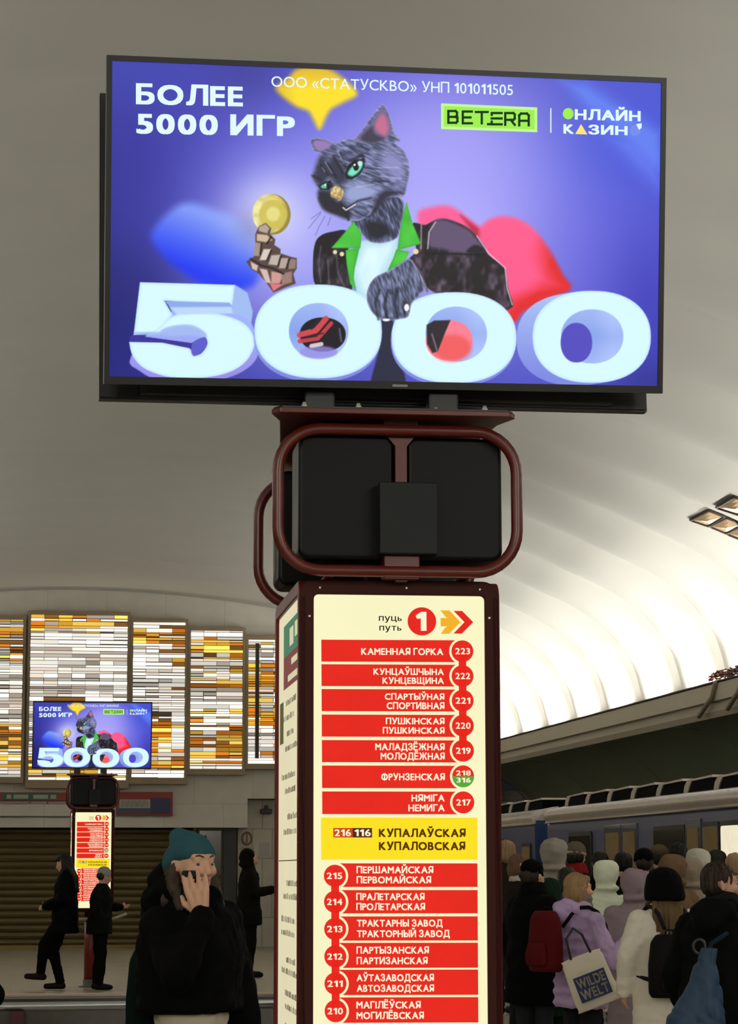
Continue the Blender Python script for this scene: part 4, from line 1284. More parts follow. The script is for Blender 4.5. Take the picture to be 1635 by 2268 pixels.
# screws along the front frame
sc = MB()
for x, z in ((-0.235, 2.444), (0.02, 2.446), (0.238, 2.444), (-0.266, 2.36), (0.266, 2.36)):
    sc.lathe([(0.0045, 0), (0.0045, 0.003), (0.002, 0.0045)], seg=10)
    n = len(sc.v) - 30
    for i in range(n, n + 30):
        vx, vy, vz = sc.v[i]
        sc.v[i] = (x + vx, -HD - vz, z + vy)
sc.build('frame_screw', M_BOLT, pil)

# tube cage with the black cases
def cage(yc, name, dx=0.0):
    c = rrect(-0.352 + dx, 0.352 + dx, 2.487, 2.904, 0.125, 8)
    return MB().tube([(a, yc, b) for a, b in c], 0.0175, closed=True, seg=14).build(name, M_TUBE, pil)
cage(-0.36 - YS, 'cage_frame', -0.012); cage(0.36 + YS, 'cage_frame', 0.005)
sb = MB()
for x in (-0.2, 0.2):
    sb.tube([(x, -0.36 - YS, 2.487), (x, 0.36 + YS, 2.487)], 0.012, seg=8)
sb.build('cage_rail', M_TUBE, pil)
def case(x0, x1, y0_, y1_, z0, z1, name, m, r=0.03, bv=0.012):
    mm = MB()
    mm.prism(rrect(x0, x1, z0, z1, r), 'y', y0_, y1_, True)
    return mm.build(name, m, pil, bevel=bv, bseg=3)
case(-0.302, -0.022, -0.33 - YS, -0.12 - YS, 2.525, 2.895, 'black_case', M_CASE)
case(0.020, 0.302, -0.33 - YS, -0.12 - YS, 2.525, 2.890, 'black_case', M_CASE)
case(-0.302, -0.022, 0.12 + YS, 0.33 + YS, 2.525, 2.895, 'black_case', M_CASE)
case(0.020, 0.302, 0.12 + YS, 0.33 + YS, 2.525, 2.890, 'black_case', M_CASE)
case(-0.072, 0.098, -0.405 - YS, -0.335 - YS, 2.533, 2.744, 'small_case', mat('case_grey', (24, 27, 28), rough=0.45, spec=0.15), 0.004, 0.004)
MB().box(-0.055, 0.05, -0.37 - YS, -0.30 - YS, 2.466, 2.535).build('case_bracket', M_TUBE, pil, bevel=0.004)
MB().prism([(-0.017, 2.46), (0.017, 2.46), (0.017, 2.86), (0.05, 2.90), (0.05, 2.945), (-0.05, 2.945), (-0.05, 2.90), (-0.017, 2.86)], 'y', -0.34 - YS, -0.29 - YS).build('centre_strut', M_TUBE, pil)
MB().box(-0.05, 0.05, -0.05, 0.05, 2.46, 2.945).build('core_post', M_RED, pil)
PKX = -0.03
pk = [(-0.335, -0.445), (0.335, -0.445), (0.358, -0.41), (0.325, -0.30), (0.29, 0.10), (0.29, 0.43), (-0.27, 0.43), (-0.27, 0.10), (-0.325, -0.30), (-0.358, -0.41)]
MB().prism([(a + PKX, b + math.copysign(YS, b)) for a, b in pk], 'z', 2.935, 2.950).build('top_plate', M_TUBE, pil, bevel=0.002)
MB().prism([(a * 0.985 + PKX, b * 0.985 + math.copysign(YS, b)) for a, b in pk], 'z', 2.950, 2.956).build('top_plate_cover', mat('plate_dark', (30, 22, 20), rough=0.5), pil)
for x in (-0.237, 0.132):
    nk = MB().prism([(-0.045, -0.03), (0.045, -0.03), (0.045, 0.03), (-0.045, 0.03)], 'z', 2.956, 3.03)
    for i in range(len(nk.v)):
        nk.v[i] = (nk.v[i][0] + x, nk.v[i][1] - 0.28 - YS, nk.v[i][2])
    nk.build('screen_bracket', mat('bracket_green_black', (26, 32, 30), rough=0.5), pil, bevel=0.006)
bl = MB()
for x, yb_ in ((-0.292, -0.40), (-0.133, -0.40), (0.10, -0.36), (0.24, -0.40)):
    n0 = len(bl.v)
    bl.lathe([(0.010, 2.956), (0.010, 2.964), (0.006, 2.970), (0.006, 2.974)], x, yb_ - YS, seg=10)
bl.build('plate_bolt', M_BOLT, pil)

# the distant column
pil_far = copy_tree(pil)
pil_far.matrix_world = Matrix.Translation((1.105, 35.06, 0)) @ Matrix.Rotation(math.radians(0.5), 4, 'Z')
pil_far['label'] = 'distant red information column with a person on either side'
# perch rail around the distant stem
rl = MB()
P0 = at_y(128, 2024, 34.6); P1 = at_y(142, 2035, 34.55); P2 = at_y(182, 2036, 34.5)
rl.tube([P0 + Vector((-0.05, .02, -0.01)), P0, P1, P2, P2 + Vector((0.12, 0.02, 0)), P2 + Vector((0.42, 0.05, 0.0)), P2 + Vector((0.62, 0.05, 0.07))], 0.022, seg=10)
rt = empty('perch_rail', Matrix.Translation((1.105, 34.7, 0.93)))
tag(rt, 'bent pale steel perch rail fixed round the distant red column', 'rail')
part(rl, 'rail_tube', mat('steel_pale', (170, 164, 156), rough=0.35, metal=0.7), rt)
part(MB().box(1.04, 1.17, 34.58, 34.86, 0.90, 0.94), 'rail_clamp', mat('steel_clamp', (120, 116, 110), rough=0.4, metal=0.7), rt)

# parapet of the stair well across the hall
YP = 11.55
M_GRAN = mat('parapet_granite', (72, 68, 62), rough=0.35, noise=0.25, nscale=40)
M_GRAN2 = mat('parapet_face', (86, 80, 72), rough=0.5, noise=0.2, nscale=30)
rt = empty('stair_parapet', Matrix.Translation((-0.6, YP, 0)))
tag(rt, 'low dark granite stair parapet with a steel rail across the bottom left', 'parapet')
zc1 = at_y(150, 2203, YP + 0.35).z
zc0 = at_y(150, 2216, YP + 0.30).z
x0_, x1_ = -3.0, 1.40
part(MB().box(x0_, x1_, YP + 0.15, YP + 0.50, zc0 - 0.06, zc1 - 0.008), 'coping', mat('coping_dark', (40, 36, 32), rough=0.4), rt)
part(MB().box(x0_, x1_, YP + 0.36, YP + 0.50, zc1 - 0.008, zc1), 'coping_edge', mat('coping_edge', (170, 150, 124), rough=0.4), rt)
part(MB().box(x0_, x1_, YP + 0.2, YP + 0.45, 0, zc0 - 0.06), 'wall_block', M_GRAN2, rt)
zr = at_y(150, 2229, YP).z
part(MB().tube([(x0_, YP, zr), (x1_, YP, zr)], 0.022, seg=14), 'hand_rail', mat('rail_steel', (176, 178, 180), rough=0.22, metal=0.9), rt)
part(MB().box(x0_, x1_, YP - 0.012, YP + 0.012, 0.0, zr - 0.015), 'rail_panel', M_GRAN, rt)
xa, xb = at_y(22, 2250, YP).x, at_y(54, 2250, YP).x
part(MB().box(xa, xb, YP - 0.05, YP - 0.012, 0, zr - 0.02), 'rail_post', mat('post_red', (70, 16, 12), rough=0.4), rt)
# ------------------------------------------------------------------ train at the right-hand platform
M_TBLUE = mat('train_side_blue', (76, 84, 124), rough=0.35, coat=0.3, noise=0.08, nscale=2)
M_TEND = mat('train_end_blue', (30, 56, 104), rough=0.45)
M_TSILV = mat('train_silver', (206, 196, 186), rough=0.34, metal=0.45, noise=0.18, nscale=5, bump=0.25, bscale=12)
M_TROOF = mat('train_roof', (70, 68, 64), rough=0.6)
M_TDARK = mat('vent_dark', (5, 5, 5), rough=0.9, spec=0.1)
M_WFRAME = mat('window_rubber', (20, 18, 16), rough=0.5)
M_WIN = mat('window_lit_dim', (96, 78, 44), emit=0.5, noise=0.25, nscale=6)
M_WIND = mat('window_unlit', (24, 22, 18), rough=0.15)
M_WINB = mat('window_lit_bright', (255, 238, 206), emit=0.9, noise=0.12, nscale=9)
M_DOORB = mat('door_blue', (66, 72, 104), rough=0.22, coat=0.6, bump=0.2, bscale=14)
M_SKIRT = mat('train_skirt', (46, 46, 50), rough=0.6)
TX = 7.0
def train_car(ya, yb, label, wins, hoods):
    rt = empty('train_car', Matrix.Translation((8.35, (ya + yb) / 2, -1.0)))
    tag(rt, label, 'train car', 'cars of the standing train')
    m = MB()
    sec = [(TX + 0.03, -0.05), (TX, 0.5), (TX + 0.005, 2.20), (TX + 0.05, 2.30), (8.35, 2.5), (9.65, 2.3), (9.70, 2.2), (9.70, 0.5), (9.67, -0.05)]
    m.prism(sec[::-1], 'y', ya, yb)
    part(m, 'car_body', M_TBLUE, rt)
    part(MB().prism([(TX + 0.1, -0.9), (TX + 0.1, -0.05), (9.6, -0.05), (9.6, -0.9)][::-1], 'y', ya + 0.2, yb - 0.2), 'underframe', M_SKIRT, rt)
    m = MB()
    for s in (1, -1):
        X = (lambda d: TX + d) if s > 0 else (lambda d: 9.70 - d)
        pr = [(X(-0.035), 2.225)] + [(X(0.075 - 0.115 * math.cos(a)), 2.315 + 0.105 * math.sin(a)) for a in [math.radians(-40 + 15 * i) for i in range(10)]] + [(X(0.34), 2.47), (X(0.34), 2.40), (X(0.06), 2.24)]
        m.prism(pr if s < 0 else pr[::-1], 'y', ya - 0.01, yb + 0.01, True)
    part(m, 'roof_edge', M_TSILV, rt)
    part(MB().prism([(7.30, 2.30), (7.36, 2.46), (7.9, 2.50), (8.35, 2.52), (8.8, 2.50), (9.34, 2.46), (9.4, 2.30)][::-1], 'y', ya + 0.05, yb - 0.05), 'roof', M_TROOF, rt)
    part(MB().box(TX + 0.02, 9.68, ya - 0.03, ya, -0.05, 2.28), 'end_wall', M_TEND, rt)
    part(MB().box(TX - 0.012, TX + 0.01, ya + 0.02, yb - 0.02, 1.02, 1.06), 'side_rail', M_TSILV, rt)
    for (a, b, z0, z1, kind) in wins:
        if kind == 'door':
            d = part(MB().box(TX - 0.018, TX + 0.02, a, b, 0.02, 2.14), 'door_leaf', M_DOORB, rt, bevel=0.006)
            w = part(MB().box(TX - 0.026, TX - 0.016, a + 0.09, b - 0.09, 1.05, 2.05), 'door_glass', M_WIN, rt)
        else:
            fr = part(MB().prism(rrect(a, b, z0, z1, 0.06), 'x', TX - 0.016, TX + 0.02), 'window', M_WFRAME, rt)
            pm = {'dim': M_WIN, 'dark': M_WIND, 'bright': M_WINB}[kind]
            w = part(MB().prism(rrect(a + 0.05, b - 0.05, z0 + 0.05, z1 - 0.05, 0.04), 'x', TX - 0.020, TX - 0.014), 'window_pane', pm, rt)
    for y in hoods:
        m = MB()
        m.prism([(y + 0.60, 2.40), (y + 0.52, 2.52), (y + 0.40, 2.575), (y - 0.56, 2.60), (y - 0.56, 2.575), (y + 0.24, 2.56), (y + 0.34, 2.50), (y + 0.44, 2.40)], 'x', 7.20, 7.95)
        part(m, 'vent_hood', M_TSILV, rt)
        part(MB().box(7.215, 7.9, y - 0.55, y + 0.40, 2.40, 2.57), 'vent_opening', M_TDARK, rt)  # solid block, the shade inside the hood put into its black colour
    return rt
def tdep(px): return at_x(px, 1880, TX - 0.02).y
Z0W, Z1W = 1.15, 2.06
y_gap0, y_gap1 = tdep(1209), tdep(1181)
wn = [(tdep(1309), tdep(1258), 1.5, 2.085, 'dark'), (tdep(1375), tdep(1338), 0, 0, 'door'), (tdep(1410), tdep(1376.5), 0, 0, 'door'),
      (tdep(1516), tdep(1446), Z0W, 2.09, 'dark'), (tdep(1552), tdep(1518), 0, 0, 'door'), (tdep(1592), tdep(1554), Z0W, 2.1, 'dim'), (tdep(1640), tdep(1594), Z0W, 2.1, 'bright')]
yy = tdep(1660) - 0.5
while yy > 14.5:
    wn.append((yy - 1.3, yy, Z0W, 2.1, 'bright'))
    yy -= 2.2
hd = []
y = 31.15
while y > 14.0:
    hd.append(y); y -= 1.165
train_car(13.2, y_gap0, 'nearer blue train car with silver roof edge and lit doors', wn, hd)
wf = [(tdep(1174), tdep(1154), 1.0, 1.98, 'dim')]
yy = tdep(1154) + 1.0
while yy < 49.5:
    wf.append((yy, yy + 1.2, Z0W, 2.06, 'dim')); yy += 2.4
hd = []
y = y_gap1 + 1.0
while y < 50.5:
    hd.append(y); y += 1.165
train_car(y_gap1, 51.2, 'farther train car beyond the blue gap, beside the near column', wf, hd)

# cables lying along the cornice at the right
cb = MB()
rnd = random.Random(5)
ya_, yb_ = at_x(1572, 1530, XC + LIP).y, at_x(1660, 1500, XC + LIP).y - 3.0
for k in range(14):
    pts = []
    n = 60
    ph = rnd.uniform(0, 6); f1 = rnd.uniform(3, 9)
    for i in range(n):
        y = ya_ + (yb_ - ya_) * i / (n - 1)
        pts.append((XC + LIP + 0.02 + rnd.uniform(-0.04, 0.05), y, 4.26 + 0.03 * math.sin(y * f1 + ph) + rnd.uniform(-0.025, 0.05)))
    cb.tube(pts, 0.010, seg=5)
tag(cb.build('cable_bundle', mat('cable_brown', (112, 70, 62), rough=0.6)), 'tangled brown cable bundle lying along the right cornice edge', 'cable')
for lab, q in (('left cable bracket clamped over the cornice edge', [(1585, 1508), (1577, 1545), (1548, 1587)]), ('right cable bracket on the cornice at the picture edge', [(1645, 1495), (1637, 1530), (1612, 1570)])):
    p = [at_x(a, b, XC + LIP - 0.03) for a, b in q]
    bk = MB().tube([p[0] + Vector((0.02, 0, -0.02)), p[0] + Vector((0, 0, -0.02)), p[1], p[2]], 0.035, seg=6)
    tag(bk.build('cable_bracket', mat('bracket_tan', (150, 138, 112), rough=0.6)), lab, 'bracket', 'cable brackets on the cornice')
# ------------------------------------------------------------------ people
def V(*a): return Vector(a)
def _sphere_pts(c, r, n=10, m=7):
    c = Vector(c)
    out = [c + V(0, 0, r), c - V(0, 0, r)]
    for i in range(1, m):
        a = math.pi * i / m
        for k in range(n):
            b = 2 * math.pi * k / n
            out.append(c + V(math.sin(a) * math.cos(b), math.sin(a) * math.sin(b), math.cos(a)) * r)
    return out
def seed_of(o):
    return (sum(ord(c) for c in o.get('label', o.name)) % 97) * 1.37 if o else 0.0
class Blob:
    """a union of tapered limbs, ellipsoids and lofts, skinned over into one smooth mesh"""
    def __init__(s):
        s.bm = bmesh.new()
    def _hull(s, pts):
        vs = [s.bm.verts.new(p) for p in pts]
        r = bmesh.ops.convex_hull(s.bm, input=vs)
        junk = [g for g in set(r['geom_interior'] + r['geom_unused']) if isinstance(g, bmesh.types.BMVert)]
        if junk:
            bmesh.ops.delete(s.bm, geom=junk, context='VERTS')
        return s
    def cap(s, a, b, ra, rb):
        return s._hull(_sphere_pts(a, ra) + _sphere_pts(b, rb))
    def chain(s, pts, rad):
        for i in range(len(pts) - 1):
            s.cap(pts[i], pts[i + 1], rad[i], rad[i + 1])
        return s
    def ell(s, c, r, rot=None):
        m = Matrix.Translation(Vector(c)) @ (rot.to_4x4() if rot is not None else Matrix.Identity(4)) @ Matrix.Diagonal((*r, 1))
        bmesh.ops.create_uvsphere(s.bm, u_segments=16, v_segments=10, radius=1, matrix=m)
        return s
    def loft(s, rings, n=20):
        """rings: (x, y, z, rx, ry)"""
        R = [[s.bm.verts.new((x + rx * math.cos(2 * math.pi * k / n), y + ry * math.sin(2 * math.pi * k / n), z)) for k in range(n)] for x, y, z, rx, ry in rings]
        for i in range(len(R) - 1):
            for k in range(n):
                s.bm.faces.new((R[i][k], R[i][(k + 1) % n], R[i + 1][(k + 1) % n], R[i + 1][k]))
        s.bm.faces.new(R[0][::-1]); s.bm.faces.new(R[-1])
        return s
    def build(s, name, material, parent, voxel=0.014, smooth=3, M=None, wrinkle=0.0, strands=False):
        if M is not None:
            s.bm.transform(M)
        bmesh.ops.recalc_face_normals(s.bm, faces=s.bm.faces)
        me = bpy.data.meshes.new(name)
        s.bm.to_mesh(me)
        s.bm.free()
        o = bpy.data.objects.new(name, me)
        COL.objects.link(o)
        r = o.modifiers.new('skin', 'REMESH'); r.mode = 'VOXEL'; r.voxel_size = voxel; r.use_smooth_shade = True
        if smooth:
            q = o.modifiers.new('smooth', 'SMOOTH'); q.iterations = smooth; q.factor = 0.5
        dg = bpy.context.evaluated_depsgraph_get()
        me2 = bpy.data.meshes.new_from_object(o.evaluated_get(dg))
        o.modifiers.clear()
        o.data = me2
        bpy.data.meshes.remove(me)
        me2.name = name
        me2.materials.clear()
        me2.materials.append(material)
        if wrinkle:
            n = len(me2.vertices)
            co = np.empty(n * 3, np.float32); me2.vertices.foreach_get('co', co); co = co.reshape(-1, 3)
            no = np.empty(n * 3, np.float32); me2.vertices.foreach_get('normal', no); no = no.reshape(-1, 3)
            w = wrinkle
            o3 = seed_of(parent)
            u = co[:, 0] * 9 + co[:, 1] * 7 + o3; v_ = co[:, 2] * 9 + o3 * 1.7
            if strands:
                an = np.arctan2(co[:, 1] + 0.02, co[:, 0])
                d = (vn(an * 9 + o3 + 40, v_ * 0.35) - 0.5) * 1.2 + (vn(an * 22 + 60, v_ * 0.5 + 9) - 0.5) * 0.8
            else:
              d = (vn(u + 2.2 * vn(v_ * 0.7, u * 0.5), v_ * 0.8) - 0.5) * 1.1 + (np.abs(vn(u * 2.1 + 3, v_ * 2.2 + u * 0.8) - 0.5) - 0.22) * 0.9
            me2.vertices.foreach_set('co', (co + no * (d * w)[:, None]).ravel())
            me2.update()
        if parent:
            o.parent = parent
        return o

M_SKIN = mat('skin', (206, 160, 134), rough=0.55, noise=0.06, nscale=12)
def cloth(name, rgb, bump=0.35, bscale=9.0, rough=0.85, noise=0.15):
    return mat('cloth_' + name, rgb, rough=rough, noise=noise, nscale=7, bump=bump, bscale=bscale, spec=0.06)
def hairm(name, rgb):
    return mat('hair_' + name, rgb, rough=0.6, noise=0.35, nscale=14, bump=0.5, bscale=30, stretch=(1, 1, 0.15), spec=0.3)

def rot_about(p, yaw=0, pitch=0, roll=0):
    return Matrix.Translation(p) @ Matrix.Rotation(yaw, 4, 'Z') @ Matrix.Rotation(pitch, 4, 'X') @ Matrix.Rotation(roll, 4, 'Y') @ Matrix.Translation(-Vector(p))

def hand(b, w, d, pn, side, curl=0.5, k=1.0, spread=1.0):
    """palm, four unequal bent fingers and a thumb leaving the side of the palm.
    w wrist, d pointing direction, pn palm normal (fingers curl to it), side towards the thumb"""
    w, d, pn, side = Vector(w), Vector(d).normalized(), Vector(pn).normalized(), Vector(side).normalized()
    for t in (-1, 0, 1):
        b.cap(w + d * 0.01 * k + side * 0.010 * t * k, w + d * 0.085 * k + side * 0.026 * t * k * spread, 0.017 * k, 0.0135 * k)
    for i, (o, L) in enumerate(((0.030, 0.066), (0.010, 0.075), (-0.011, 0.070), (-0.031, 0.054))):
        p0 = w + d * 0.088 * k + side * o * k * spread
        d1 = (d * math.cos(curl) + pn * math.sin(curl) + side * o * 1.6 * spread).normalized()
        d2 = (d * math.cos(curl * 2.1) + pn * math.sin(curl * 2.1) + side * o * 1.2 * spread).normalized()
        p1 = p0 + d1 * L * 0.55 * k
        p2 = p1 + d2 * L * 0.50 * k
        b.chain([p0, p1, p2], [0.0098 * k, 0.0092 * k, 0.0075 * k])
    t0 = w + d * 0.028 * k + side * 0.026 * k
    t1 = t0 + (d * 0.55 + side * 0.75 + pn * 0.25).normalized() * 0.042 * k
    t2 = t1 + (d * 0.85 + side * 0.25 + pn * 0.40).normalized() * 0.032 * k
    b.chain([t0, t1, t2], [0.0135 * k, 0.0115 * k, 0.009 * k])

def head_shape(b, T):
    """skull, face, nose, lips, chin and ears, turned by T (head frame: looks along +y, chin at z 1.49, crown 1.705)"""
    R3 = T.to_3x3()
    def E(c, r): b.ell(T @ Vector(c), r, R3)
    def Cp(a, c, ra, rc): b.cap(T @ Vector(a), T @ Vector(c), ra, rc)
    E((0, -0.012, 1.622), (0.074, 0.092, 0.084))
    E((0, 0.020, 1.585), (0.066, 0.072, 0.078))
    E((0, 0.032, 1.535), (0.050, 0.055, 0.044))
    E((0, 0.060, 1.507), (0.026, 0.026, 0.020))
    Cp((0, 0.086, 1.608), (0, 0.108, 1.572), 0.009, 0.0135)
    E((0.014, 0.094, 1.566), (0.010, 0.012, 0.008)); E((-0.014, 0.094, 1.566), (0.010, 0.012, 0.008))
    for s in (1, -1):
        Cp((s * 0.012, 0.082, 1.628), (s * 0.045, 0.068, 1.630), 0.010, 0.010)
        E((s * 0.042, 0.058, 1.576), (0.024, 0.026, 0.022))
        E((s * 0.076, -0.010, 1.592), (0.009, 0.020, 0.031))
        E((s * 0.081, -0.016, 1.605), (0.007, 0.014, 0.016))
    for s in (1, -1):
        E((s * 0.030, 0.0745, 1.6125), (0.0155, 0.012, 0.0075)); E((s * 0.030, 0.0735, 1.5925), (0.0145, 0.011, 0.006))
    Cp((-0.018, 0.083, 1.546), (0.018, 0.083, 1.546), 0.0085, 0.0085)
    Cp((-0.014, 0.081, 1.535), (0.014, 0.081, 1.535), 0.009, 0.009)

M_EYE = mat('eye_white', (150, 136, 124), rough=0.2)
M_IRIS = mat('eye_iris', (44, 34, 28), rough=0.15)
M_LIPS = mat('lips', (168, 92, 84), rough=0.45)
M_BROW = mat('brow', (58, 42, 34), rough=0.8)
def face_parts(body, T, S_):
    for s in (1, -1):
        e = MB()
        bmx = bmesh.new(); bmesh.ops.create_uvsphere(bmx, u_segments=12, v_segments=8, radius=0.0108)
        c = T @ V(s * 0.030, 0.0735, 1.603)
        vs = [tuple((c + T.to_3x3() @ v.co) * S_) for v in bmx.verts]
        fs = [tuple(v.index for v in f.verts) for f in bmx.faces]
        bmx.free()
        e.add(vs, fs, True)
        eye = e.build('eye', M_EYE, body)
        i = MB()
        bmx = bmesh.new(); bmesh.ops.create_uvsphere(bmx, u_segments=10, v_segments=6, radius=0.0068)
        c2 = T @ V(s * 0.030 + 0.001, 0.0792, 1.602)
        i.add([tuple((c2 + T.to_3x3() @ v.co) * S_) for v in bmx.verts], [tuple(v.index for v in f.verts) for f in bmx.faces], True)
        bmx.free()
        i.build('iris', M_IRIS, eye)
        br = MB().tube([tuple((T @ V(s * x, y, z)) * S_) for x, y, z in ((0.014, 0.0925, 1.629), (0.030, 0.0865, 1.636), (0.048, 0.0715, 1.630))], [0.0026 * S_, 0.0030 * S_, 0.0016 * S_], seg=6)
        br.build('eyebrow', M_BROW, body)
    lp_ = MB()
    lp_.tube([tuple((T @ V(x, y, z)) * S_) for x, y, z in ((-0.024, 0.081, 1.542), (-0.010, 0.092, 1.545), (0, 0.0925, 1.543), (0.010, 0.092, 1.545), (0.024, 0.081, 1.542))], [0.002 * S_, 0.0045 * S_, 0.0045 * S_, 0.0045 * S_, 0.002 * S_], seg=6)
    lp_.tube([tuple((T @ V(x, y, z)) * S_) for x, y, z in ((-0.020, 0.083, 1.538), (0, 0.092, 1.535), (0.020, 0.083, 1.538))], [0.002 * S_, 0.005 * S_, 0.002 * S_], seg=6)
    lp_.build('lips', M_LIPS, body)

HANG = {'R': ((0.245, -0.02, 1.12), (0.255, 0.07, 0.88)), 'L': ((-0.245, -0.02, 1.12), (-0.255, 0.07, 0.88))}
def person(label, x, y, top, yaw, coat, hat=None, hair=None, hood=None, hem=0.62, arms=None, head=(0, 0, 0), trousers=('dark', (34, 34, 38)), shoes=(24, 22, 22), puffy=False, width=1.0,
           voxel=0.016, scarf=None, hands=True, face=False, legs=None, lean=0.0, group=None, z=0.0, hoodpt=None, handargs=None, gloves=None, top_extra=0.0, collar=False):
    """top: height of the whole figure with hat; yaw: facing angle in degrees (0 looks along +y); local +x is the person's right"""
    S_ = (top - top_extra) / 1.71
    nm = label
    arms = dict(HANG, **(arms or {}))
    T = rot_about((0, -0.01, 1.50), math.radians(head[0]), math.radians(head[1]), math.radians(head[2]))
    lean_m = rot_about((0, 0, 0.92), 0, -math.radians(lean), 0)
    T = lean_m @ T
    SC4 = Matrix.Scale(S_, 4)
    L = lambda p: lean_m @ Vector(p)
    legs = legs or {'R': ((0.088, 0.012, 0.90), (0.094, 0.018, 0.475), (0.098, -0.012, 0.085), (0.11, 0.15, 0.035)), 'L': ((-0.088, 0.012, 0.90), (-0.094, 0.018, 0.475), (-0.098, -0.012, 0.085), (-0.11, 0.15, 0.035))}
    sh = {'R': L((0.172, -0.005, 1.375)), 'L': L((-0.172, -0.005, 1.375))}
    b = Blob()
    for k in 'RL':
        h, kn, an, toe = [Vector(q) for q in legs[k]]
        b.chain([h, kn, an], [0.082, 0.054, 0.038])
        b.cap(an + V(0, -0.02, -0.03), toe, 0.035, 0.028)
        e, w = [Vector(q) for q in arms[k]]
        b.chain([sh[k], e, w], [0.052, 0.040, 0.027])
        if hands:
            d = (w - e).normalized()
            inward = V(-1 if k == 'R' else 1, 0, 0)
            fwd = V(0, 1, 0)
            ha = (handargs or {}).get(k)
            if ha:
                hand(b, w, *ha)
            else:
                side = (fwd - d * fwd.dot(d)).normalized() if abs(d.y) < 0.8 else V(0, 0, 1)
                pn = d.cross(side) if k == 'L' else side.cross(d)
                if pn.dot(inward) < 0: pn = -pn
                hand(b, w, d, pn, side, 0.45)
    b.ell((0, 0, 0.93), (0.155, 0.105, 0.12))
    b.ell(L((0, 0.0, 1.09)), (0.135, 0.095, 0.16)); b.ell(L((0, -0.005, 1.27)), (0.165, 0.108, 0.16))
    b.cap(L((-0.14, -0.01, 1.375)), L((0.14, -0.01, 1.375)), 0.05, 0.05)
    b.cap(L((0, -0.02, 1.39)), T @ V(0, -0.012, 1.53), 0.056, 0.050)
    head_shape(b, T)
    body = b.build('person', M_SKIN, None, voxel=voxel if not face else 0.0068, smooth=2 if not face else 3, M=SC4)
    body.matrix_world = Matrix.Translation((x, y, z)) @ Matrix.Rotation(math.radians(yaw), 4, 'Z')
    tag(body, label, 'person', group)
    if face:
        face_parts(body, T, S_)
    vx = voxel
    # trousers
    t = Blob()
    for k in 'RL':
        h, kn, an, toe = [Vector(q) for q in legs[k]]
        t.chain([h, kn, an + V(0, 0, 0.03)], [0.104, 0.078, 0.066])
    t.ell((0, 0, 0.93), (0.172, 0.125, 0.13)); t.ell((0, 0, 1.03), (0.158, 0.118, 0.12))
    t.build('trousers', cloth(*trousers), body, voxel=vx, M=SC4, wrinkle=0.016)
    for k in 'RL':
        h, kn, an, toe = [Vector(q) for q in legs[k]]
        q = Blob()
        dirv = (toe - an); dirv.z = 0; dirv.normalize()
        q.cap(an + V(0, 0, -0.035) - dirv * 0.035, toe + V(0, 0, 0.008), 0.047, 0.040)
        q.cap(an + V(0, 0, 0.05), an + V(0, 0, -0.03), 0.050, 0.050)
        q.build('shoe', cloth('shoe_%d_%d_%d' % shoes, shoes, bump=0.05, rough=0.5), body, voxel=vx, M=SC4)
    # coat
    c = Blob()
    w_ = width
    rings = []
    z0, z1 = hem, 1.40
    n = 9
    for i in range(n):
        u = i / (n - 1)
        zz = z0 + (z1 - z0) * u
        rx = np.interp(zz, [0.3, 0.75, 0.95, 1.10, 1.28, 1.40], [0.235, 0.222, 0.212, 0.198, 0.212, 0.172]) * w_
        ry = np.interp(zz, [0.3, 0.75, 0.95, 1.10, 1.28, 1.40], [0.20, 0.180, 0.168, 0.152, 0.152, 0.122]) * (0.5 + 0.5 * w_)
        cy = -0.005
        p = L((0, cy, zz)) if zz > 0.92 else V(0, cy, zz)
        if puffy:
            rings += [(p.x, p.y, zz - 0.038, rx * 0.95, ry * 0.95), (p.x, p.y, zz, rx * 1.06, ry * 1.06)]
        else:
            rings.append((p.x, p.y, zz, rx, ry))
    p = L((0, -0.012, 1.455)); rings.append((p.x, p.y, p.z, 0.105, 0.092))
    p = L((0, -0.008, 1.495)); rings.append((p.x, p.y, p.z, 0.078, 0.076))
    c.loft(rings, 24)
    c.cap(L((-0.155, -0.008, 1.37)), L((0.155, -0.008, 1.37)), 0.068, 0.068)
    for k in 'RL':
        e, w = [Vector(q) for q in arms[k]]
        s0 = sh[k]
        if puffy:
            for a0, a1, r0, r1, m_ in ((s0, e, 0.082, 0.078, 4), (e, w, 0.078, 0.062, 4)):
                for i in range(m_):
                    pa = a0.lerp(a1, (i + 0.15) / m_); pb = a0.lerp(a1, (i + 0.85) / m_)
                    c.cap(pa, pb, r0 + (r1 - r0) * i / m_, r0 + (r1 - r0) * (i + 1) / m_)
                c.cap(a0, a1, r0 * 0.82, r1 * 0.82)
        else:
            c.chain([s0, e, w], [0.078, 0.070, 0.056])
    if hood == 'down':
        c.ell(L((0, -0.115, 1.455)), (0.135, 0.088, 0.082)); c.ell(L((0, -0.15, 1.41)), (0.10, 0.07, 0.09))
        c.ell(L((0.07, -0.02, 1.475)), (0.05, 0.09, 0.05)); c.ell(L((-0.07, -0.02, 1.475)), (0.05, 0.09, 0.05))
    if collar:
        c.ell(L((0, -0.120, 1.530)), (0.105, 0.060, 0.085)); c.ell(L((0.075, -0.06, 1.50)), (0.05, 0.07, 0.06)); c.ell(L((-0.075, -0.06, 1.50)), (0.05, 0.07, 0.06))
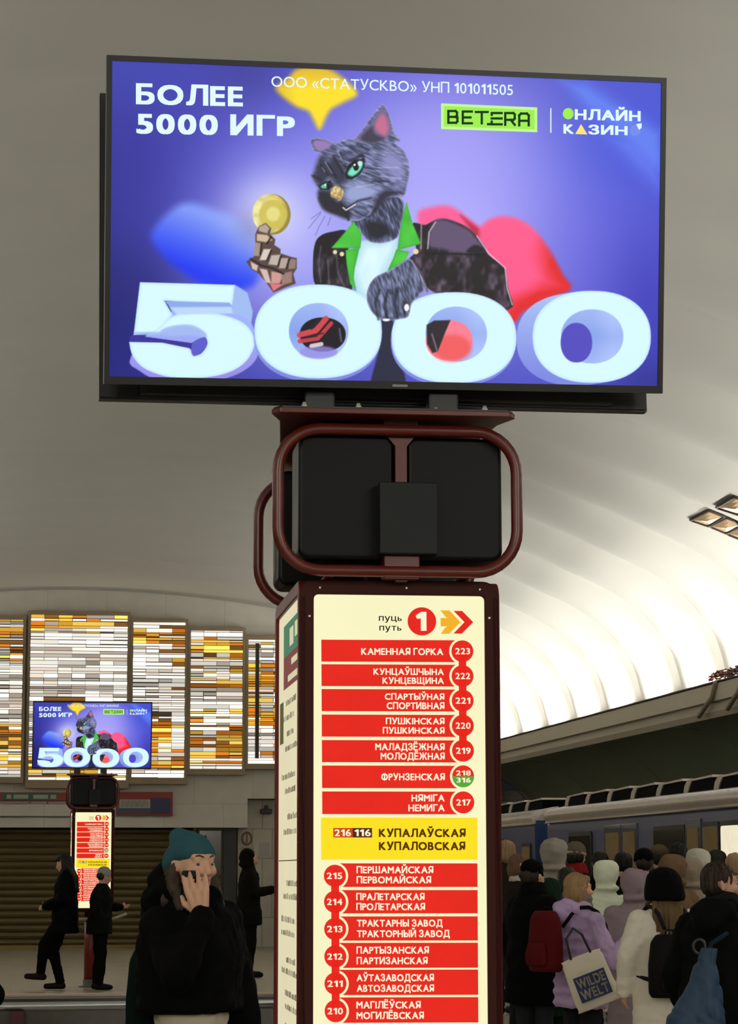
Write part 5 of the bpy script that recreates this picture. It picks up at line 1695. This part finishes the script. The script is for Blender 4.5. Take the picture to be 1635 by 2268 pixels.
    if hood == 'up':
        R3 = T.to_3x3()
        c.ell(T @ V(0, -0.045, 1.615), (0.108, 0.120, 0.122), R3)
        c.ell(T @ V(0, -0.03, 1.535), (0.092, 0.100, 0.085), R3)
        c.ell(T @ V(0.035, -0.05, 1.648), (0.078, 0.100, 0.086), R3); c.ell(T @ V(-0.035, -0.05, 1.648), (0.078, 0.100, 0.086), R3)
        c.ell(T @ V(0, -0.07, 1.50), (0.115, 0.085, 0.030), R3)
        if hoodpt:
            c.ell(T @ V(0, -0.10, 1.66), (0.075, 0.09, 0.085), R3)
    co = c.build('coat', cloth(coat[0], coat[1], *(coat[2:] if len(coat) > 2 else ())), body, voxel=vx, smooth=4 if not puffy else 2, M=SC4, wrinkle=0.022)
    R3 = T.to_3x3()
    if hat and not hair:
        hair = ('short', 'dark_brown', (40, 30, 22))
    if scarf:
        q = Blob()
        q.ell(L((0, 0.005, 1.475)), (0.112, 0.112, 0.055)); q.ell(L((0, 0.008, 1.525)), (0.100, 0.104, 0.045))
        q.build('scarf', cloth(*scarf), body, voxel=vx, M=SC4, wrinkle=0.02)
    if hair:
        kind, hn, hc = hair
        q = Blob()
        if not (hood == 'up' or hat) or kind == 'bob':
            q.ell(T @ V(0, -0.026, 1.632), (0.086, 0.092, 0.086), R3)
        if kind in ('bob', 'long'):
            q.ell(T @ V(0, -0.050, 1.570), (0.093, 0.066, 0.09), R3)
            q.ell(T @ V(0.070, -0.012, 1.565), (0.026, 0.045, 0.075), R3); q.ell(T @ V(-0.070, -0.012, 1.565), (0.026, 0.045, 0.075), R3)
            q.ell(T @ V(0, 0.028, 1.668), (0.066, 0.055, 0.034), R3)
        if kind == 'long':
            rs = random.Random(int(x * 1000))
            for i in range(11):
                u = -1 + 2 * i / 10
                j = lambda m: rs.uniform(-m, m)
                q.chain([T @ V(u * 0.080, -0.045 - 0.03 * (1 - u * u), 1.56), L((u * 0.098 + j(.008), -0.115 - 0.03 * (1 - abs(u)) + j(.006), 1.42)), L((u * 0.100 + j(.016), -0.165 + 0.02 * abs(u) + j(.008), 1.27 + j(.04)))], [0.026, 0.022, 0.010])
            for s in (1, -1):
                q.chain([T @ V(s * 0.074, 0.0, 1.55), L((s * 0.10, 0.075, 1.42)), L((s * 0.10, 0.125, 1.30))], [0.024, 0.024, 0.012])
        if kind == 'tucked':
            q.ell(T @ V(0, -0.050, 1.570), (0.090, 0.062, 0.09), R3)
            for s in (1, -1):
                q.chain([T @ V(s * 0.072, -0.015, 1.590), T @ V(s * 0.084, 0.0, 1.53), L((s * 0.098, 0.035, 1.44))], [0.020, 0.026, 0.026])
                q.chain([T @ V(s * 0.060, -0.05, 1.55), L((s * 0.080, -0.05, 1.46))], [0.038, 0.036])
        if kind == 'short':
            q.ell(T @ V(0, -0.045, 1.60), (0.082, 0.070, 0.075), R3)
        if kind == 'bun':
            q.ell(T @ V(0, -0.10, 1.66), (0.045, 0.045, 0.045), R3)
            q.ell(T @ V(0, -0.045, 1.60), (0.083, 0.070, 0.075), R3)
        q.build('hair', hairm(hn, hc), body, voxel=vx * 0.7, smooth=2, M=SC4, wrinkle=0.016, strands=True)
    if hat:
        kind, hn, hc = hat[:3]
        q = Blob()
        if kind == 'beanie':
            q.ell(T @ V(0, -0.022, 1.655), (0.091, 0.103, 0.082), R3)
            q.ell(T @ V(0, -0.020, 1.632), (0.096, 0.108, 0.040), R3 @ Matrix.Rotation(math.radians(-14), 3, 'X'))
        elif kind == 'slouch':
            q.ell(T @ V(0, -0.018, 1.640), (0.093, 0.106, 0.062), R3)
            q.ell(T @ V(0, -0.030, 1.618), (0.099, 0.120, 0.052), R3 @ Matrix.Rotation(math.radians(33), 3, 'X'))
            q.ell(T @ V(0, -0.068, 1.605), (0.088, 0.070, 0.085), R3)
            q.cap(T @ V(0, 0.0, 1.645), T @ V(0.0, -0.105, 1.700), 0.080, 0.040)
        elif kind == 'cap':
            q.ell(T @ V(0, -0.015, 1.655), (0.090, 0.102, 0.070), R3)
            q.ell(T @ V(0, 0.100, 1.640), (0.066, 0.065, 0.010), R3)
        elif kind == 'fur':
            q.ell(T @ V(0, -0.015, 1.665), (0.112, 0.122, 0.075), R3); q.ell(T @ V(0, -0.02, 1.635), (0.118, 0.126, 0.04), R3)
        elif kind == 'bucket':
            q.ell(T @ V(0, -0.02, 1.635), (0.122, 0.125, 0.098), R3)
            q.loft([(*(T @ V(0, -0.025, z_)), rx, rx * 1.03) for z_, rx in ((1.51, 0.128), (1.525, 0.134), (1.58, 0.132), (1.64, 0.122), (1.69, 0.085))])
        ho = q.build('hat', cloth(hn, hc), body, voxel=vx * 0.8, M=SC4, wrinkle=0.01)
        if len(hat) > 3:
            q = Blob(); q.ell(T @ V(0, -0.02, 1.625), (0.100, 0.110, 0.030), R3 @ Matrix.Rotation(math.radians(-12), 3, 'X'))
            q.build('hat_brim', cloth(hat[3], hat[4]), ho, voxel=vx * 0.8, M=SC4)
    return body, T, S_

def stand(px, ytop, D):
    """ground point under a picture column at distance D (along +y), and the figure's height"""
    p = at_y(px, ytop, D)
    return p.x, p.z

# ---- woman with the teal hat on the phone
DW = 9.7
xw, zt_ = stand(428, 1837, DW)
yw = -140.0
woman, Tw, Sw = person('woman in a teal knitted hat and black coat holding a phone to her cheek', xw, DW, zt_, yw, ('black', (7, 7, 8), 0.25, 6), hat=('slouch', 'teal', (48, 84, 94)),
                       hair=('tucked', 'brown', (58, 44, 30)), hem=1.055, width=1.13, voxel=0.012, face=True, hood='down', head=(-10, -2, 0), trousers=('cream', (196, 186, 168)),
                       arms={'R': ((0.225, 0.16, 1.19), (0.090, 0.144, 1.402)), 'L': ((-0.25, 0.0, 1.12), (-0.245, 0.06, 0.88))},
                       handargs={'R': (V(0.08, -0.22, 1.0), V(-0.85, -0.55, 0), V(0.35, -0.9, -0.1), 0.10, 1.12, 1.22)}, top_extra=0.022, collar=True)
# phone between hand and cheek
pb_ = MB().prism(rrect(-0.030, 0.030, -0.060, 0.060, 0.010), 'y', -0.004, 0.004)
ph = pb_.build('mobile_phone', mat('phone_black', (14, 14, 16), rough=0.2), None, bevel=0.002)
Mloc = Matrix.Translation(V(0.092, 0.080, 1.520) * Sw) @ Matrix.Rotation(math.radians(-58), 4, 'Z') @ Matrix.Rotation(math.radians(-14), 4, 'X')
ph.matrix_world = woman.matrix_world @ Mloc
tag(ph, 'black mobile phone pressed between hand and cheek of the teal hat woman', 'phone')
# dark backpack behind her
def backpack(name, label, M, m, w=0.30, h=0.42, d=0.15, strap=None, pocket=None, off=None):
    b = Blob()
    b.loft([(0, 0, 0, w * 0.44, d * 0.46), (0, 0, 0.03, w * 0.5, d * 0.52), (0, 0, h * 0.5, w * 0.5, d * 0.52), (0, 0, h * 0.85, w * 0.44, d * 0.44), (0, 0, h * 0.97, w * 0.32, d * 0.30)], 24)
    rt = empty(name, M)
    tag(rt, label, 'backpack')
    b.build('bag_body', m, rt, voxel=0.013)
    b = Blob(); b.loft([(0, -d * 0.50, 0.04, w * 0.34, d * 0.14), (0, -d * 0.52, h * 0.25, w * 0.36, d * 0.20), (0, -d * 0.48, h * 0.46, w * 0.30, d * 0.12)], 20)
    b.build('front_pocket', pocket or m, rt, voxel=0.012)
    if off is not None:
        sc, o_ = off
        for s in (1, -1):
            pts = [V(s * 0.085, -0.235, 1.33), V(s * 0.095, -0.150, 1.425), V(s * 0.105, -0.075, 1.468), V(s * 0.110, 0.0, 1.470), V(s * 0.118, 0.075, 1.435), V(s * 0.125, 0.145, 1.34), V(s * 0.135, 0.180, 1.20), V(s * 0.165, 0.150, 1.08), V(s * 0.205, 0.03, 1.02), V(s * 0.150, -0.20, 0.99)]
            t = MB().tube([p * sc - V(*o_) for p in pts], 0.013, seg=8)
            t.build('shoulder_strap', strap or m, rt)
    MB().tube([V(-0.03, d * 0.1, h * 0.95), V(-0.02, d * 0.1, h * 1.03), V(0.02, d * 0.1, h * 1.03), V(0.03, d * 0.1, h * 0.95)], 0.007, seg=6).build('carry_loop', strap or m, rt)
    return rt
backpack('backpack', 'dark green backpack on the back of the teal hat woman', woman.matrix_world @ Matrix.Translation(V(-0.02, -0.245, 0.92)), cloth('deep_green', (14, 26, 21)), 0.27, 0.42, 0.11)

# ---- figures at the distant column
DF = 34.1
xg, zg = stand(222, 1924, DF)
person('person in a grey hat and dark coat standing right of the distant column', xg, DF, zg + 0.01, -80, ('charcoal', (16, 18, 15)), hat=('beanie', 'grey', (150, 148, 142)), hem=0.78, voxel=0.02, width=1.08,
       arms={'R': ((0.24, -0.10, 1.13), (0.21, -0.02, 0.92)), 'L': ((-0.22, 0.08, 1.15), (-0.16, 0.33, 1.16))}, head=(0, -12, 0), lean=4, trousers=('black_trousers', (9, 9, 10)))
# white paper in the hand of that person
pp = at_y(270, 2027, DF)
q = MB().box(-0.09, 0.06, -0.05, 0.05, -0.003, 0.003).build('folded_paper', mat('paper_white', (200, 196, 188), rough=0.7))
q.matrix_world = Matrix.Translation(pp) @ Matrix.Rotation(math.radians(-22), 4, 'Y')
tag(q, 'small white folded paper held out by the grey hat person', 'paper')
xs_, zs_ = stand(146, 1893, 34.2)
person('person in dark clothes perched left of the distant column with one leg crossed', xs_, 34.2, zs_, 82, ('black_navy', (9, 9, 14)), hair=('long', 'black', (16, 14, 14)), hem=0.72, voxel=0.02,
       legs={'R': ((0.088, 0.02, 0.90), (0.09, 0.16, 0.50), (0.095, 0.06, 0.085), (0.10, 0.24, 0.035)), 'L': ((-0.088, 0.02, 0.90), (-0.03, 0.26, 0.56), (0.03, 0.30, 0.20), (0.03, 0.48, 0.165))},
       arms={'R': ((0.24, 0.0, 1.14), (0.12, 0.22, 1.06)), 'L': ((-0.24, 0.02, 1.14), (-0.10, 0.24, 1.06))}, head=(0, -14, 0), trousers=('black_trousers', (9, 9, 10)), shoes=(34, 20, 20))
xs_, zs_ = stand(553, 1884, 37.6)
person('small dark hooded person looking at a phone before the tiled end wall', xs_, 37.6, zs_, -90, ('olive_dark', (20, 18, 12)), hood='up', hem=0.70, voxel=0.02, width=1.0, head=(0, -10, 0),
       arms={'R': ((0.22, 0.04, 1.14), (0.08, 0.30, 1.18)), 'L': ((-0.22, 0.04, 1.14), (-0.08, 0.30, 1.16))}, trousers=('olive_trousers', (18, 16, 11)))
q = MB().box(-0.04, 0.04, -0.08, 0.08, -0.005, 0.005).build('mobile_phone', mat('phone_grey', (30, 30, 32), rough=0.3))
q.matrix_world = Matrix.Translation((xs_ + 0.40, 37.6, zs_ * 0.72)) @ Matrix.Rotation(math.radians(-30), 4, 'Y')
tag(q, 'tiny dark phone held by the small hooded person at the end wall', 'phone')

# ---- the crowd waiting at the train
CROWD = 'people waiting beside the train'
def crowd(px, ytop, D, label, yaw, coat, **k):
    x, zt = stand(px, ytop, D)
    return person(label, x, D, zt, yaw, coat, group=CROWD, **k), x, zt
crowd(1119, 1862, 27.5, 'fair haired person at the left end of the crowd, half hidden by the column', 20, ('brown_dark', (44, 36, 30)), hair=('bob', 'fair', (160, 130, 98)), hem=0.6)
crowd(1151, 1893, 23.5, 'brown haired woman in profile with a pale collar, left in the crowd', -75, ('brown_coat', (36, 30, 27)), hair=('bob', 'chestnut', (104, 76, 54)), hem=0.55, scarf=('pale_collar', (190, 182, 172)))
crowd(1179, 1909, 18.6, 'person in black cap, scarf and big black coat at the front left of the crowd', -52, ('black', (7, 7, 8), 0.25, 6), hat=('beanie', 'black_knit', (7, 7, 7)), hem=0.62, width=1.12, scarf=('black_scarf', (8, 8, 8)), head=(0, -8, 0),
      arms={'R': ((0.25, 0.0, 1.13), (0.16, 0.2, 1.0))}, trousers=('grey_trousers', (40, 42, 46)))
crowd(1226, 1866, 21.5, 'person in a plain grey pulled up hood, tallest at the left of the crowd', -10, ('hood_grey', (150, 144, 134)), hood='up', hoodpt=True, hem=0.55, width=1.05)
crowd(1276, 1869, 22.5, 'person in a grey knitted hat with a cream brim and red collar', -30, ('ink', (14, 13, 14)), hat=('beanie', 'grey_knit', (96, 86, 76), 'cream_brim', (176, 160, 124)), hair=('short', 'black', (16, 14, 14)), scarf=('red_scarf', (128, 28, 26)), hem=0.6)
crowd(1257, 1922, 21.0, 'dark curly haired person right behind the woman in the lilac jacket', -20, ('slate', (56, 58, 62)), hair=('bob', 'soot', (34, 30, 26)), hem=0.6)
crowd(1217, 1951, 18.9, 'person in a dark green coat between the black coat and the red backpack', -25, ('bottle_green', (26, 44, 32)), hood='up', hem=0.55, width=0.95, trousers=('green_trousers', (38, 50, 42)))
crowd(1328, 1887, 25.6, 'black haired person in front of the train door, left of two dark heads', 0, ('ink', (14, 13, 14)), hair=('short', 'black', (16, 14, 14)), hem=0.6)
crowd(1379, 1889, 24.0, 'short black haired person below the train door divider', 0, ('ink', (14, 13, 14)), hair=('short', 'black', (16, 14, 14)), hem=0.6)
crowd(1424, 1884, 23.2, 'person in a tall black hat behind the mauve coat', 5, ('night_blue', (20, 22, 30)), hat=('beanie', 'black_knit', (7, 7, 7)), hem=0.6)
crowd(1337, 1913, 20.4, 'person seen from behind in a pale mint puffer coat with the hood up', 4, ('mint', (222, 228, 204), 0.5, 8), hood='up', hem=0.45, puffy=False, width=1.02, arms={'R': ((0.235, 0.02, 1.13), (0.18, 0.16, 0.98)), 'L': ((-0.235, 0.02, 1.13), (-0.18, 0.16, 0.98))})
crowd(1459, 1873, 24.4, 'person in a khaki cap near the lit train window', 0, ('khaki_coat', (70, 60, 46)), hat=('cap', 'khaki', (88, 76, 58)), hair=('short', 'dark_brown', (40, 30, 22)), hem=0.6)
crowd(1500, 1868, 23.6, 'dark haired person under the amber glint in the train window', 0, ('ink', (14, 13, 14)), hair=('short', 'black', (16, 14, 14)), hem=0.6)
crowd(1541, 1886, 22.2, 'person in a pale grey beige hood at the right of the crowd', 12, ('stone', (186, 182, 168)), hood='up', hem=0.5, width=1.05)
crowd(1484, 1898, 19.6, 'person in a brown pulled up hood behind the black fluffy hat', 8, ('umber', (112, 88, 66)), hood='up', hem=0.55, width=1.0)
crowd(1524, 1905, 20.0, 'person in a beige coat with a brown hood in front of the pale hood', 8, ('taupe', (146, 132, 116)), hood='up', hem=0.5, width=0.95)
crowd(1588, 1884, 22.7, 'person in a dark green cap at the upper right edge of the crowd', -10, ('moss', (44, 46, 36)), hat=('cap', 'moss_cap', (48, 50, 40)), hair=('short', 'dark_brown', (40, 30, 22)), hem=0.6)
crowd(1630, 1891, 21.0, 'fair headed person right of the dark green cap', -20, ('sand', (96, 84, 70)), hair=('short', 'fair', (160, 130, 98)), hem=0.6)
crowd(1403, 1929, 17.7, 'person in a long mauve grey hooded coat left of the white coat', 6, ('mauve', (142, 126, 134), 0.5, 7), hood='up', hem=0.50, width=1.0, trousers=('denim', (38, 48, 72)),
      arms={'R': ((0.235, 0.03, 1.13), (0.19, 0.17, 0.98)), 'L': ((-0.235, 0.03, 1.13), (-0.19, 0.17, 0.98))})
# woman in the lilac jacket with backpack and shopping bag
DP = 16.6
(lil, Tl, Sl), xl_, zl2 = crowd(1282, 1936, DP, 'woman in a lilac puffer jacket with a red backpack and white shopping bag', -62, ('lilac', (190, 164, 206), 0.3, 8), hair=('bob', 'dark_blond', (150, 120, 84)), hem=0.78, puffy=True, width=1.0, voxel=0.011, face=True,
      hood='down', head=(-14, 0, 0), arms={'R': ((0.265, 0.06, 1.06), (0.20, 0.30, 1.22)), 'L': ((-0.24, 0.05, 1.10), (-0.15, 0.30, 1.14))}, trousers=('dark', (34, 34, 38)), scarf=('grey_scarf', (120, 112, 106)))
backpack('backpack', 'dark red backpack on the back of the woman in lilac', lil.matrix_world @ Matrix.Translation(V(0.01, -0.315, 0.94)), cloth('wine', (84, 20, 22)), 0.30, 0.42, 0.17, strap=cloth('black_strap', (20, 18, 18)), off=(Sl, (0.01, -0.315, 0.94)))
def shopping_bag(M):
    rt = empty('shopping_bag', M)
    tag(rt, 'white shopping bag with a blue printed block hanging from the lilac woman', 'bag')
    b = Blob()
    W, H, D = 0.31, 0.36, 0.05
    b.loft([(0, 0, 0, W * 0.5, D * 0.55), (0, 0, H * 0.3, W * 0.5, D), (0, 0, H * 0.7, W * 0.48, D * 0.8), (0, 0, H, W * 0.46, D * 0.35)], 28)
    b.build('bag_body', cloth('bag_white', (234, 224, 206), 0.3, 9), rt, voxel=0.011)
    bl = MB().quad(V(-0.105, -D * 1.02 - 0.003, 0.06), V(0.115, -D * 1.02 - 0.003, 0.06), V(0.115, -D * 0.92 - 0.003, 0.23), V(-0.105, -D * 0.92 - 0.003, 0.23))
    pr = bl.build('printed_block', mat('print_navy', (44, 50, 92), rough=0.7), rt)
    mpale = mat('print_pale', (190, 184, 172), rough=0.7)
    t = MB()
    text_fit(t, 'WILDE', V(-0.092, -D - 0.008, 0.150), V(1, 0, 0), V(0, 0.05, 1), 0.195, 0.065, 0.03, 'H')
    t.build('lettering', mpale, pr)
    t = MB()
    text_fit(t, 'WELT', V(-0.092, -D - 0.008, 0.072), V(1, 0, 0), V(0, 0.05, 1), 0.195, 0.065, 0.03, 'H')
    t.build('lettering', mpale, pr)
    for s in (1, -1):
        MB().tube([V(-0.07, s * 0.012, H * 0.97), V(-0.05, s * 0.012, H + 0.13), V(0.02, s * 0.012, H + 0.18), V(0.06, s * 0.012, H + 0.12), V(0.07, s * 0.012, H * 0.97)], 0.008, seg=6).build('bag_handle', cloth('bag_handle', (60, 56, 60)), rt)
pbag = at_y(1330, 2228, DP - 0.42)
shopping_bag(Matrix.Translation(pbag) @ Matrix.Rotation(math.radians(-14), 4, 'Z') @ Matrix.Rotation(math.radians(-21), 4, 'Y'))
# woman with the white coat
DJ = 15.2
(wj, Tj, Sj), xj, zj = crowd(1468, 1927, DJ, 'person with a big black fluffy hat, long hair and a white fleece coat', 6, ('fleece_white', (236, 228, 212), 0.5, 14), hat=('bucket', 'black_fluff', (10, 10, 10)), hair=('long', 'golden_brown', (100, 78, 46)), hem=0.50, width=1.02, voxel=0.013,
      arms={'R': ((0.30, 0.02, 1.15), (0.26, 0.14, 0.93)), 'L': ((-0.27, 0.0, 1.14), (-0.25, 0.10, 0.92))})
backpack('backpack', 'black backpack on the white fleece coat', wj.matrix_world @ Matrix.Translation(V(-0.06, -0.27, 0.84)), cloth('pack_black', (22, 20, 20), 0.1, 8, 0.6), 0.30, 0.40, 0.16, strap=cloth('pack_strap', (30, 30, 40)), off=(Sj, (-0.06, -0.27, 0.84)))
# woman at the right edge
DM = 12.6
(wm, Tm, Sm), xm, zm = crowd(1594, 1913, DM, 'brown haired woman in a black hooded coat at the right picture edge', -38, ('black_warm', (13, 14, 15), 0.3, 6), hair=('short', 'deep_brown', (50, 36, 28)), hem=0.55, width=1.15, voxel=0.011, face=True, hood='down', head=(-52, 0, 0),
      arms={'R': ((0.27, 0.02, 1.13), (0.20, 0.2, 0.98)), 'L': ((-0.28, -0.02, 1.14), (-0.26, 0.10, 0.93))}, scarf=('charcoal_snood', (32, 33, 34)))
# blue drawstring bag on her back
bb = Blob()
H_ = 0.62
bb.loft([(0, 0, 0, 0.13, 0.07), (0, 0, 0.05, 0.155, 0.10), (0.01, 0, 0.28, 0.145, 0.095), (0.025, 0.0, 0.45, 0.095, 0.07), (0.035, 0.0, 0.57, 0.055, 0.045), (0.04, 0.0, 0.64, 0.045, 0.035)], 24)
pbb = at_y(1530, 2385, DM - 0.55)
rt = empty('drawstring_bag', Matrix.Translation(pbb) @ Matrix.Rotation(math.radians(-12), 4, 'Z') @ Matrix.Rotation(math.radians(6), 4, 'Y'))
tag(rt, 'dark blue drawstring bag hanging behind the woman at the right edge', 'bag')
bb.build('bag_body', mat('bag_blue', (26, 58, 88), rough=0.6, noise=0.3, nscale=9, bump=0.6, bscale=10, stretch=(1, 1, 0.25)), rt, voxel=0.009, wrinkle=0.03)
MB().tube([V(0.02, 0, 0.56), V(0.05, 0.03, 0.66), V(0.13, 0.10, 0.72)], 0.012, seg=8).build('cord', cloth('bag_cord', (30, 40, 58)), rt)
MB().tube([V(-0.01 + 0.03 * math.cos(a), 0, 0.64 + 0.035 * math.sin(a)) for a in [2 * math.pi * i / 14 for i in range(14)]], 0.008, closed=True, seg=6).build('cord_ring', mat('ring_dark', (28, 28, 30), rough=0.4), rt)

# ---- somebody standing just outside the left picture edge: one elbow shows
xe, ze = stand(-181, 1890, 9.5)
person('person in black at the left picture edge with only an elbow in view', xe, 9.5, ze, 8, ('black', (7, 7, 8), 0.25, 6), hat=('beanie', 'black_knit', (7, 7, 7)), hem=0.7, arms={'R': ((0.285, -0.02, 1.17), (0.12, 0.20, 1.16))})
